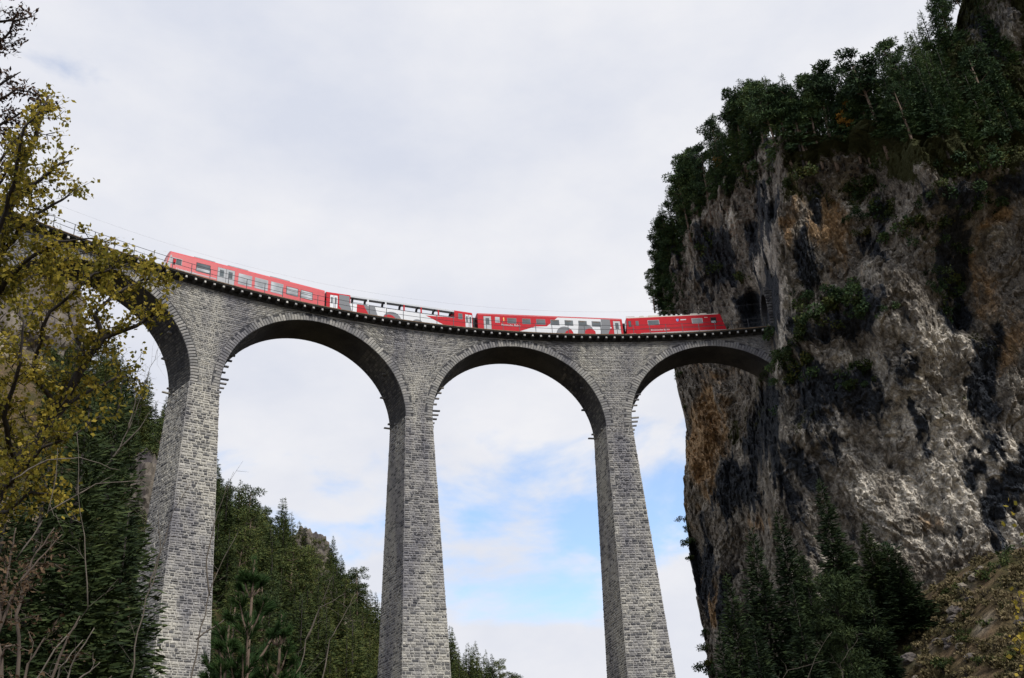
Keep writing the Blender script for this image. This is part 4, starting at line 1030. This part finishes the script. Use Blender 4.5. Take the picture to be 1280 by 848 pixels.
# --- far mountainside: spruces one by one
hs = [spruce_proto(17, 3.3, 28, 34, 100+i, M['hillspruce'], sz=.78, droop=.3, ragged=.4) for i in range(5)]
hp = [pine_proto(15, 3.5, 120+i, M['hillspruce'], ncl=28, per=110, bare=.22, sz=.52) for i in range(3)]
GN = 'spruces and pines covering the far mountainside'
def hill_tree(px, py, label=None, sc_=1.0, kind=None, group=GN, name='spruce_tree', base=None, crest=False):
    p = on_ground(px, py) if base is None else base
    if p is None: return
    wh = ('in the forest glimpsed through the left arch' if px < 220 else 'on the far forest right of the middle pier' if px > 540 else None)
    if wh is None:
        a_ = 'on the crest of' if crest else 'high on' if py < 690 else 'halfway up' if py < 780 else 'low on'
        wh = f'{a_} the far wooded slope ' + ('beside the left pier' if px < 330 else 'beside the middle pier' if px > 405 else 'midway between two piers')
    k = kind or ('s' if random.random() < .75 else 'p')
    ms = random.choice(hs if k == 's' else hp)
    plant('tree', 'spruce_tree' if k == 's' else 'pine_tree', ms, p-np.array([0, 0, .6]), label or f"{'dark green spruce' if k == 's' else 'round topped green pine'} {wh}", 'tree',
          f"{'spruces' if k == 's' else 'pines'} {wh}", scale=(sc_*random.uniform(.95, 1.3),)*2+(sc_*random.uniform(.8, 1.1),))
def ridge_base(px, off=0):
    """point of the mountain crest below pixel column px"""
    for py in range(300, 1000, 3):
        p = on_ground(px, py)
        if p is not None and np.linalg.norm(p-CAM) > 150: return px, py+off
    return None
cnt = 0
# crest line, as far as the photo shows it
for px in list(range(256, 480, 9)) + list(range(556, 640, 9)) + list(range(120, 215, 11)):
    rb = ridge_base(px+random.uniform(-3, 3), random.uniform(2, 12))
    if rb: hill_tree(*rb, sc_=random.uniform(.75, 1.1), crest=True); cnt += 1
occ = []
tries = 0
while cnt < 268 and tries < 6000:
    tries += 1
    zone = random.random()
    if zone < .80: px, py = random.uniform(246, 486), random.uniform(600, 900)
    elif zone < .87: px, py = random.uniform(550, 650), random.uniform(800, 900)
    else: px, py = random.uniform(60, 215), random.uniform(450, 800)
    if ((px-385)/30)**2+((py-712)/36)**2 < 1: continue
    p = on_ground(px, py)
    if p is None or np.linalg.norm(p-CAM) < 150: continue
    if any((p[0]-q[0])**2+(p[1]-q[1])**2 < 4.6**2 for q in occ): continue
    occ.append(p); hill_tree(px, py, sc_=random.uniform(.65, 1.15), base=p); cnt += 1
p = on_ground(458, 757)
if p is not None: plant('tree', 'spruce_tree', hs[1], p, 'slender spruce standing alone on the skyline just left of the middle pier', 'tree', scale=(.8, .8, .95))
yb = [bush_proto(3.0, 300+i, M['larch'], n=300, sz=.8, flat=1.2) for i in range(2)]
for px, py, lb, s in ((342, 640, 'small golden tree on the crest of the far mountainside', .9), (416, 712, 'orange bush at the foot of the far pale outcrop', .6), (437, 752, 'yellow bush low on the far mountainside left of the middle pier', .6), (470, 752, 'orange bush tucked against the middle pier on the far slope', .6), (323, 612, 'bare golden birch on the far crest right of the left pier', .7), (395, 745, 'small yellow bush among the dark spruces on the far slope', .45), (288, 640, 'faded golden tree on the far crest close to the left pier', .8), (365, 690, 'yellow bush above the pale outcrop on the far slope', .5), (300, 740, 'orange bush halfway up the far slope near the left pier', .55), (450, 800, 'orange bush low on the far slope near the middle pier', .5)):
    p = on_ground(px, py)
    if p is not None: plant('bush', 'autumn_bush', random.choice(yb), p, lb, 'bush', scale=s)
# pale rock outcrops on the mountainside
def rock_lump(name, r, seed, sq=(1, 1, 1)):
    bm = bmesh.new(); bmesh.ops.create_icosphere(bm, subdivisions=5 if r > 2 else 3, radius=1.0)
    v = np.array([x.co[:] for x in bm.verts]); nn = v.copy()
    d = 1+.35*ridged(v*1.1+seed, 3)*.5+.22*fbm(v*3+seed, 4)+.10*ridged(v*6+seed, 3)
    v = v*d[:, None]*np.array(sq)*r
    for x, c in zip(bm.verts, v): x.co = c
    me = bpy.data.meshes.new(name); bm.to_mesh(me); bm.free(); me.materials.append(M['outcrop']); return me
M['outcrop'] = mat_stone('outcrop_rock', [(.15, .132, .108), (.21, .185, .155)], [0, 1], dirt=.55)
for px, py, r, sq, lb in ((380, 708, 7, (.9, .9, 1.4), 'pale craggy rock outcrop among spruces on the far mountainside'), (402, 742, 4.5, (.8, .8, 1.2), 'smaller grey crag below the pale outcrop on the far mountainside'),
                          (30, 410, 10, (1, .8, 1.5), 'tall pale crag behind the autumn tree at the left edge'), (176, 640, 6, (.8, .8, 1.5), 'tan rock face left of the left pier')):
    p = on_ground(px, py)
    if p is None: continue
    tag(obj('rock_outcrop', rock_lump('rock_outcrop', r, px*.37, sq)), lb, 'rock').location = Vector(p+np.array([0, 0, -r*.2]))

# --- trees on top of the cliff
cp = [pine_proto(9.5, 1.6, 400+i, M['pine'], ncl=22, per=110, bare=b_, sz=.34) for i, b_ in enumerate((.58, .5, .62, .3))]
csn = [spruce_proto(10, 1.6, 26, 22, 420+i, M['pine'], sz=.42, bare=.15, ragged=.5) for i in range(3)]
cb_ = [bush_proto(1.5, 440+i, M['bush'], n=650, sz=.3) for i in range(4)]
cg_ = [bush_proto(1.5, 460+i, M['pine'], n=700, sz=.3, flat=.9) for i in range(3)]
def cliff_tree(px, py, ms, h, label, group=None, name='pine_tree', cat='tree', push=0.6, back=0.0):
    r = on_cliff(px, py)
    if r is None:
        for dx in (4, 8, 14, 20, 28, 36):
            r = on_cliff(px+dx, py+dx*.3)
            if r: break
    if r is None: return None
    p = r[0]+np.array([.72, .62, 0])*(push+back)
    return plant('tree', name, ms, p-np.array([0, 0, .3]), label, cat, group, scale=(h*random.uniform(.85, 1.15),)*2+(h,))
# rim row with bare trunks
G1 = 'slender pines standing in a row on the cliff rim'
for i in range(44):
    px = 925+i*4.4+random.uniform(-3, 3); py = np.interp(px, [920, 960, 1010, 1090, 1120], [206, 197, 194, 190, 172])
    cliff_tree(px, py+2, random.choice(cp[:3]+csn[:2]), random.uniform(.8, 1.45), 'slender pine with bare lower trunk on the cliff rim '+('left of the orange larch' if px < 1065 else 'right of the orange larch'), G1+(' left' if px < 1065 else ' right')+' of the orange larch', push=random.uniform(.2, 2.2))
# steep left shoulder, hanging above the locomotive
G2 = 'dark pines crowding the left shoulder of the cliff'
for i in range(76):
    f = random.random(); py = 205+f*205
    px = np.interp(py, [200, 225, 270, 320, 360, 400, 415], [918, 893, 862, 838, 826, 818, 820])+random.uniform(-4, 48*(1-f*.45))
    cliff_tree(px, py, random.choice(csn+cp[3:]), random.uniform(.75, 1.2), 'dark pine crowding the left shoulder of the cliff '+('just under the rim' if py < 270 else 'halfway down' if py < 345 else 'close above the locomotive'), G2+(' under the rim' if py < 270 else ' halfway down' if py < 345 else ' above the locomotive'), push=random.uniform(0, 1.5))
# slope rising to the right above the rim
G3 = 'dark trees on the steep slope above the cliff rim'
for i in range(84):
    px = random.uniform(1105, 1275); top = np.interp(px, [1085, 1120, 1160, 1190, 1205, 1240, 1280], [172, 140, 95, 62, 40, 70, 90]); py = random.uniform(top, np.interp(px, [1085, 1150, 1200, 1280], [210, 175, 200, 175]))
    if ((px-1232)/24)**2+((py-50)/48)**2 < 1 or ((px-1165)/16)**2+((py-195)/30)**2 < 1: continue
    cliff_tree(px, py, random.choice(csn+csn+cp[3:]), random.uniform(.55, 1.15), 'dark green tree on the steep slope '+('just right of the rim pines' if px < 1140 else 'below the topmost rock' if px < 1215 else 'at the upper right edge'), G3+(' near the rim' if px < 1140 else ' below the topmost rock' if px < 1215 else ' at the right edge'))
for px, py, lb, s, k in ((1193, 62, 'gnarled leaning pine on the crest at the top right of the cliff', .95, 2), (1207, 20, 'small wind bent pine clinging to the topmost rock', .6, 0), (1262, 14, 'short pine on the top edge of the uppermost rock', .6, 3), (815, 0, None, 0, 0)):
    if lb: cliff_tree(px, py, cp[k], s, lb)
lt = [pine_proto(9, 1.5, 480, M['larch'], ncl=14, per=34, bare=.35, sz=.45)]
cliff_tree(1072, 190, lt[0], .85, 'orange larch among the dark pines on the cliff rim')
cliff_tree(905, 235, lt[0], .6, 'small faded orange larch on the left shoulder of the cliff')
# bushes and ferns on ledges: (px, py, spread x, spread y, count)
G4 = 'low green bushes rooted on the cliff ledges'
LNAME = ['just below the cliff rim pines', 'at the left end of the cliff rim', 'in the dark gully right of the pale hollow', 'on the broad ledge right of the tunnel portal', 'just right of the viaduct end', 'on the dark overhang right of the last arch', 'on the upper right slope of the cliff', 'high at the right edge of the cliff', 'in the dark recess at the right of the cliff', 'right of the portal above the deck end', 'around the topmost rock', 'in the middle of the upper cliff face', 'on the left shoulder of the cliff', 'on the rock behind the locomotive', 'on the rock below the viaduct end', 'below the uppermost rock at the right edge', 'at the foot of the pale rock face']
LEDGES = [(1030, 236, 60, 14, 12), (950, 220, 24, 8, 6), (1090, 250, 36, 50, 24), (1060, 385, 50, 22, 20), (1000, 440, 30, 30, 16), (1060, 478, 26, 16, 9), (1190, 255, 50, 40, 22), (1235, 200, 40, 30, 14), (1180, 360, 30, 40, 12), (1020, 400, 30, 12, 8),
          (1215, 100, 40, 40, 12), (1150, 290, 25, 30, 8), (885, 300, 20, 40, 8), (930, 345, 14, 10, 3), (985, 470, 16, 30, 7), (1250, 150, 25, 25, 8), (1100, 700, 40, 14, 6)]
for (cx_, cy_, sx_, sy_, n), wh in zip(LEDGES, LNAME):
    for i in range(n):
        px, py = random.gauss(cx_, sx_*.55), random.gauss(cy_, sy_*.55); r = on_cliff(px, py)
        if r is None: continue
        s = random.uniform(.45, 1.15)
        ms = random.choice(cb_+cg_)
        plant('bush', 'cliff_bush', ms, r[0]+np.array([.5, .45, -.3])*s, 'low green bush growing '+wh, 'bush', 'bushes '+wh, scale=s)
G5 = 'small shrubs overhanging the left edge of the cliff'
for px, py, s in ((858, 652, .5), (856, 664, .45), (862, 682, .6), (866, 700, .5), (884, 795, .5), (886, 815, .7), (888, 835, .8), (850, 462, .35), (852, 470, .4), (893, 846, .9), (859, 510, .3)):
    for dx in (0, 3, 6, 9, 12, 16, 22):
        r = on_cliff(px+dx, py)
        if r is not None:
            plant('bush', 'cliff_bush', random.choice(cb_+cg_), r[0]+np.array([-.25, .1, 0]), 'small shrub overhanging the left edge of the cliff', 'bush', G5, scale=s); break
# pine leaning out over the bridge at the far left of the cliff
for px, py, s, lb in ((818, 372, .62, 'pine leaning out from the cliff above the locomotive'), (826, 388, .45, 'small pine half hidden behind the locomotive')):
    b0 = np.array(on_cliff(846, 400)[0]) if on_cliff(846, 400) else P(845, 400, 145)
    plant('tree', 'pine_tree', cp[3], P(px, py+14, np.linalg.norm(b0-CAM)+3), lb, 'tree', scale=s*1.1)

# --- dark conifers in front of the cliff
rc = [spruce_proto(17, 3.0, 54, 48, 500+i, M['spruce'], sz=.72, ragged=.4, droop=.25) for i in range(3)]
rp = [pine_proto(17, 3.0, 520+i, M['spruce'], ncl=54, per=190, bare=.12, sz=.36, bark='bark') for i in range(2)]
RC = [(1024, 600, 78, 0, 'tallest dark spruce in front of the cliff foot'), (972, 640, 76, 1, 'dark spruce left of the tallest one before the cliff'), (938, 662, 74, 1, 'dark spruce standing nearest the left edge of the cliff foot'), (1080, 655, 80, 2, 'spruce right of the tallest one before the pale rock'),
      (1108, 690, 79, 1, 'low dark spruce at the right end of the conifers below the cliff'), (908, 720, 72, 2, 'short spruce at the lower left corner of the cliff'), (1040, 722, 66, 3, 'round topped lighter green pine in front of the tall spruces'), (990, 735, 64, 0, 'lower spruce in front of the dark conifers'),
      (940, 770, 62, 1, 'low spruce at the bottom below the cliff edge'), (1085, 748, 68, 1, 'low spruce in front of the right hand conifers'), (1000, 690, 72, 1, 'spruce wedged between the tall conifers below the cliff'), (1055, 690, 76, 0, 'dark spruce just right of the tallest one'), (1128, 730, 76, 2, 'small spruce at the edge of the scree slope'), (900, 790, 66, 1, 'short dark spruce at the bottom beside the cliff outline')]
for px, py, d, k, lb in RC:
    top = P(px, py, d); zb = gz(top[0], top[1]); hgt = max(6, top[2]-zb); ms = (rc+rp)[k]
    plant('tree', 'spruce_tree' if k < 3 else 'pine_tree', ms, (top[0], top[1], zb), lb, 'tree', scale=(max(.7, hgt/17*.95),)*2+(hgt/17,))
# scree slope: tussocks and low bushes
sb = [bush_proto(.8, 540+i, M['grass'], n=160, sz=.3, flat=.8) for i in range(3)]
sg_ = [bush_proto(.9, 550+i, M['bush'], n=220, sz=.28, flat=.8) for i in range(2)]
for i in range(270):
    px, py = random.uniform(1130, 1290), random.uniform(675, 880); p = on_ground(px, py)
    if p is None or np.linalg.norm(p-CAM) > 95: continue
    g_ = random.random() < .88
    plant('bush', 'grass_tussock' if g_ else 'low_bush', random.choice(sb if g_ else sg_), p, 'dry grass tussock on the scree slope below the cliff' if g_ else 'low green bush on the scree slope below the cliff', 'grass' if g_ else 'bush', 'grass tussocks on the scree slope' if g_ else 'low bushes on the scree slope', scale=random.uniform(.3, .75))

rk = [rock_lump('boulder', .5, 70+i, (1, .8, .6)) for i in range(2)]
for i in range(22):
    px, py = random.uniform(1125, 1280), random.uniform(690, 870); p = on_ground(px, py)
    if p is None or np.linalg.norm(p-CAM) > 95: continue
    o = tag(obj('boulder', rk[i % 2]), 'small pale boulder lying on the scree slope', 'rock', 'boulders on the scree slope'); o.location = Vector(p); o.scale = (random.uniform(.3, 1.1),)*3; o.rotation_euler[2] = random.uniform(0, 6)
# --- near trees on the left
def limb_tree(name, limbs, label, cat, leafmat, barkmat, leaf=.11, seed=1, twig_n=10, twig_len=1.4, leaves=9, sub=3, r0=.02, droop=.1, bare=(0, 0), leaf_w=.75, crown='crown'):
    """limbs: list of (points, r_start, r_end, leafiness); twigs sprout along the limbs and carry leaves"""
    g = np.random.default_rng(seed); t = MB(); cs = []; as_ = []; ls = []
    base = np.array(limbs[0][0][0])
    for pts, ra, rb, lf in limbs:
        pts = np.array(pts)-base
        fine = [pts[0]]
        for a, b in zip(pts[:-1], pts[1:]):
            for k in range(1, 5): fine.append(a+(b-a)*k/4+(g.normal(0, .015*np.linalg.norm(b-a), 3) if k < 4 else 0))
        fine = np.array(fine); t.tube(fine, np.linspace(ra, rb, len(fine)), 7)
        seglen = np.linalg.norm(np.diff(fine, axis=0), axis=1); tot = seglen.sum(); cum = np.concatenate([[0], np.cumsum(seglen)])
        nt_ = int(twig_n*tot)
        for i in range(nt_):
            s = tot*(.12+.88*g.random()); k = min(len(fine)-2, int(np.searchsorted(cum, s)-1)); k = max(k, 0)
            p0 = fine[k]+(fine[k+1]-fine[k])*((s-cum[k])/max(seglen[k], 1e-6))
            dirn = unit(unit(fine[k+1]-fine[k])*.55+rand_dirs(g, 1)[0]*.95+np.array([0, 0, .25-droop]))
            L = twig_len*g.uniform(.4, 1.1)*(1-.35*s/tot)
            for b in range(sub):
                q0 = p0 if b == 0 else p0+dirn*L*g.uniform(.2, .7)
                d2 = dirn if b == 0 else unit(dirn*.7+rand_dirs(g, 1)[0]*.8); L2 = L if b == 0 else L*g.uniform(.35, .6)
                q1 = q0+d2*L2*.5+g.normal(0, .05*L2, 3); q2 = q0+d2*L2+g.normal(0, .09*L2, 3)
                t.tube([q0, q1, q2], [rb*.55+.002, rb*.35+.0015, .0015], 3, cap=False)
                n = g.poisson(leaves*lf*L2/twig_len)
                if n:
                    u = g.uniform(.2, 1.03, n)[:, None]; pp = np.where(u < .5, q0+(q1-q0)*u*2, q1+(q2-q1)*(u*2-1))+g.normal(0, leaf*.55, (n, 3))
                    cs.append(pp); as_.append(unit(rand_dirs(g, n)+np.array([0, 0, -.35])+d2*.4)); ls.append(leaf*g.uniform(.6, 1.35, n))
    o = tag(empty(name, base), label, cat)
    obj('trunk', t.mesh('trunk', smooth=True), M[barkmat], o)
    if cs:
        c, a, l = np.concatenate(cs), np.concatenate(as_), np.concatenate(ls)
        obj(crown, leaf_mesh(crown, [kites(c, a, side_of(g, a), l, l*leaf_w)], [M[leafmat]]), None, o)
    return o
dA = 21.0
base = P(-90, 900, dA); base[2] = gz(base[0], base[1])-.3
fork = P(-35, 660, dA)
A = lambda x, y, dd=0: P(x, y, dA+dd)
limb_tree('autumn_tree', [
    ([base, P(-70, 780, dA), fork], .26, .19, .1),
    ([fork, A(20, 588), A(75, 512), A(108, 450), A(130, 422), A(170, 408), A(208, 384)], .13, .02, 1.5),
    ([A(130, 422), A(118, 395), A(140, 370, .5), A(178, 350, .8), A(205, 348, 1)], .05, .012, 1.7),
    ([A(75, 512), A(40, 470, -.5), A(62, 390, -.8), A(118, 342, -1), A(160, 330, -1)], .05, .014, 1.9),
    ([fork, A(-30, 520, .5), A(-10, 380, .8), A(12, 260, 1), A(45, 170, 1.3), A(60, 120, 1.5)], .16, .018, 1.6),
    ([A(-10, 380, .8), A(28, 330, .3), A(70, 302, 0), A(115, 298, -.2)], .06, .012, 2.0),
    ([A(12, 260, 1), A(40, 232, .6), A(75, 205, .5), A(92, 200, .5)], .05, .008, 1.0),
    ([A(0, 320, 1), A(36, 275, .6), A(78, 250, .6), A(100, 232, .7)], .05, .008, .9),
    ([A(-10, 380, .8), A(-5, 300, 0), A(18, 230, -.3), A(30, 160, -.5), A(50, 140, -.5)], .06, .01, 1.5),
    ([A(20, 588), A(5, 520, -1), A(25, 455, -1.5), A(30, 400, -1.6)], .06, .015, 1.6),
    ([A(-20, 620, 0), A(18, 600, -1), A(52, 560, -1.4), A(90, 545, -1.6), A(125, 520, -1.5)], .05, .01, 1.4),
    ([A(-25, 640, 0), A(10, 640, -1), A(40, 615, -1.4), A(75, 620, -1.6)], .045, .01, 1.5),
    ([A(75, 512), A(110, 490, .5), A(150, 470, .8), A(175, 475, 1)], .04, .01, 1.0),
    ([A(108, 450), A(95, 420, .6), A(80, 380, 1), A(70, 350, 1.3)], .04, .01, 1.5),
    ([A(-10, 380, .8), A(10, 360, 2), A(45, 345, 2.5), A(90, 320, 2.8), A(130, 312, 3)], .05, .01, 1.7),
  ], 'autumn tree with yellow green leaves and dark spreading limbs at the left edge', 'tree', 'autumn', 'bark', leaf=.088, seed=5, twig_n=12, twig_len=.95, leaves=14, sub=3)
# brown-tipped conifer behind it, reaching in at the top left corner
dB = 26.0
B = lambda x, y, dd=0: P(x, y, dB+dd)
bb0 = P(-75, 900, dB); bb0[2] = gz(bb0[0], bb0[1])-.3
limb_tree('larch_tree', [([bb0, B(-72, 500), B(-55, 200), B(-40, 0), B(-30, -120)], .28, .10, .3),
    ([B(-42, 40), B(-12, 28), B(18, 26), B(44, 20)], .05, .008, 1.6), ([B(-42, 70), B(-10, 62), B(12, 40), B(20, 18)], .05, .01, 2.0), ([B(-50, 130), B(-20, 118), B(12, 98), B(26, 90)], .05, .01, 1.8),
    ([B(-50, 160), B(-15, 135), B(20, 112), B(45, 118)], .05, .01, 2.2), ([B(-52, 190), B(-10, 165), B(28, 140), B(62, 130)], .05, .008, 1.8), ([B(-55, 230), B(-10, 215), B(25, 170), B(40, 165)], .05, .01, 2.0),
    ([B(-40, 10), B(-15, 0), B(10, -14), B(24, -20)], .05, .01, 2.0), ([B(-55, 260), B(-15, 250), B(15, 200), B(30, 195)], .05, .01, 1.8)],
    'dark conifer with brown cones reaching in at the top left corner', 'tree', 'cone', 'bark', leaf=.12, seed=9, twig_n=8, twig_len=.6, leaves=11, sub=3, leaf_w=.4)
# dark spruces low on the left
ls_ = [spruce_proto(18, 4.2, 64, 100, 600+i, M['spruce'], sz=.46, ragged=.32, droop=.42) for i in range(2)]
for px, py, d, k, wsc, lb in ((118, 505, 34, 0, 1.35, 'big dark spruce filling the lower left beside the left pier'), (62, 560, 32, 1, 1.35, 'dark spruce behind the yellow leaves at the lower left'), (152, 455, 62, 1, 1.1, 'narrow spruce seen through the left arch'), (20, 600, 30, 0, 1.3, 'dark spruce at the lower left edge of the photo'), (160, 640, 34, 1, 1.3, 'low spruce overlapping the foot of the left pier')):
    top = P(px, py, d); zb = gz(top[0], top[1]); hgt = top[2]-zb
    plant('tree', 'spruce_tree', ls_[k], (top[0], top[1], zb), lb, 'tree', scale=(max(.6, hgt/18)*wsc*.8,)*2+(hgt/18,))
# dead brown shrub at the bottom left
dC = 13.0
Cc = lambda x, y, dd=0: P(x, y, dC+dd)
sb0 = Cc(10, 990); sb0[2] = gz(sb0[0], sb0[1])-.1
limb_tree('brown_shrub', [([sb0, Cc(5, 900), Cc(-5, 800)], .05, .03, .5), ([sb0, Cc(25, 880, .3), Cc(20, 770, .4), Cc(40, 700, .5), Cc(68, 660, .5)], .03, .006, 1.2), ([sb0, Cc(50, 890), Cc(75, 820), Cc(100, 770)], .03, .006, 1.4),
    ([Cc(-5, 800), Cc(5, 740), Cc(14, 690), Cc(20, 660)], .02, .006, 1.3), ([Cc(-5, 800), Cc(22, 730), Cc(48, 700), Cc(78, 668)], .02, .005, 1.2), ([sb0, Cc(60, 930), Cc(110, 870), Cc(140, 845)], .025, .005, 1.5), ([sb0, Cc(20, 900, -1), Cc(35, 830, -1), Cc(60, 790, -1)], .025, .006, 1.6), ([sb0, Cc(-20, 860, -.5), Cc(0, 770, -.5), Cc(-5, 700, -.5)], .025, .006, 1.6)],
    'dried brown leaved shrub in the bottom left corner', 'bush', 'brownleaf', 'drytwig', leaf=.058, seed=15, twig_n=6, twig_len=.5, leaves=10, sub=3, leaf_w=.5)
# pale leafless saplings
def sapling(lines, d, label, seed, r=.018, tw=2.2, twl=.9):
    L = []
    for ln in lines: L.append(([P(x, y, d) for x, y in ln], r, .004, 0))
    return limb_tree('bare_sapling', L, label, 'sapling', 'brownleaf', 'palebark', seed=seed, twig_n=tw, twig_len=twl, leaves=0, sub=2)
sapling([[(160, 870), (172, 790), (196, 710), (216, 640), (240, 600)], [(186, 735), (200, 690), (198, 640)]], 24, 'thin pale leafless sapling in front of the left pier', 21)
sapling([[(236, 870), (248, 800), (262, 740), (284, 690), (300, 660)], [(262, 745), (258, 700), (272, 640), (292, 590)], [(245, 800), (285, 770), (310, 765)]], 22, 'pale forked bare sapling beside the right edge of the left pier', 22)
sapling([[(372, 870), (382, 800), (404, 750), (416, 720)], [(384, 800), (400, 760), (432, 742)], [(398, 870), (412, 800), (430, 770), (445, 742)]], 26, 'bare branching sapling below the far pale outcrop', 23)
sapling([[(120, 600), (150, 560), (168, 520), (185, 470), (200, 430)], [(150, 560), (175, 535), (198, 500)], [(160, 540), (170, 500), (168, 450)]], 40, 'thin bare tree against the sky inside the left arch', 24, r=.03, tw=2.0, twl=2.0)
sapling([[(15, 600), (60, 575), (100, 572), (150, 588)], [(60, 640), (120, 605), (190, 602)], [(20, 700), (60, 640), (72, 560)], [(30, 870), (110, 760), (100, 640), (96, 540)]], 18, 'pale bare branches crossing in front of the dark spruce at the left', 25, r=.014, tw=1.4, twl=.7)
sapling([[(70, 880), (95, 820), (118, 785)], [(80, 860), (112, 840), (125, 828)], [(60, 890), (75, 835), (104, 800)]], 11, 'pale dry twigs at the bottom left', 26, r=.010, tw=3, twl=.4)
sapling([[(1000, 880), (1020, 820), (1040, 790)], [(1060, 880), (1050, 830), (1072, 800)], [(960, 880), (985, 838), (1030, 826)]], 40, 'thin bare branches in front of the dark conifers at the bottom right', 27, r=.012, tw=2.5, twl=.8)
# young pine in the foreground
def young_pine(label, top, d, seed, sz=1.0):
    g = np.random.default_rng(seed); tp = P(*top, d); zb = gz(tp[0], tp[1]); o = tag(empty('young_pine', (tp[0], tp[1], zb)), label, 'tree'); H = tp[2]-zb
    t = MB(); t.tube([(0, 0, -.2), (0, 0, H*.5), (.02, 0, H)], [.05, .035, .012], 6); c_ = []; a_ = []; l_ = []
    shoots = [((0, 0, H-.55*sz), (0.02, 0, H), 1.0)]
    for lv in range(5):
        z = H-.5*sz-lv*.5*sz; nb = g.integers(4, 7); R_ = (.16+.13*lv)*sz
        for j in range(nb):
            ph = 2*PI*j/nb+g.normal(0, .25); e = np.array((math.cos(ph)*R_, math.sin(ph)*R_, z+R_*g.uniform(.9, 1.7))); b = np.array((0, 0, z))
            t.tube([b, (b+e)/2-np.array((0, 0, .05)), e], [.015, .012, .008], 4, cap=False); shoots.append((tuple((b*.55+e*.45)), tuple(e), 1.0))
            for s_ in (-1, 1):
                e2 = b*.3+e*.7+np.array((math.cos(ph+s_*1.0), math.sin(ph+s_*1.0), .7))*R_*.35; shoots.append((tuple(b*.35+e*.65), tuple(e2), .8))
    for s0, s1, k in shoots:
        s0, s1 = np.array(s0), np.array(s1); n = int(130*k); u = g.random((n, 1))**.8; ax = unit(s1-s0)
        pp = s0+(s1-s0)*u; a = unit(rand_dirs(g, n)*.6+ax*.95); c_.append(pp); a_.append(a); l_.append(.115*sz*g.uniform(.7, 1.2, n))
    c, a, l = np.concatenate(c_), np.concatenate(a_), np.concatenate(l_)
    obj('trunk', t.mesh('trunk'), M['pinebark'], o); obj('crown', leaf_mesh('crown', [kites(c, a, side_of(g, a), l, np.full(len(l), .012*sz), tail=0)], [M['needle']]), None, o)
young_pine('young pine with long green needles in the foreground right of the left pier', (316, 700), 13.5, 31, .95)
young_pine('small young pine overlapping the foot of the left pier', (284, 782), 13.0, 32, .8)
young_pine('low young pine tip at the bottom beside the taller one', (350, 768), 14, 33, .8)
# yellow twigs at the right edge
limb_tree('yellow_bush', [([P(1300, 900, 30), P(1292, 820, 30), P(1280, 770, 30), P(1270, 735, 30)], .03, .006, 1), ([P(1296, 840, 30), P(1284, 810, 30), P(1268, 790, 30)], .02, .005, 1), ([P(1300, 720, 30), P(1285, 670, 30), P(1268, 645, 30), P(1258, 640, 30)], .02, .005, .6)],
    'sparse yellow leaved twigs at the lower right edge', 'bush', 'autumn', 'bark', leaf=.14, seed=41, twig_n=6, twig_len=.6, leaves=5, sub=2)
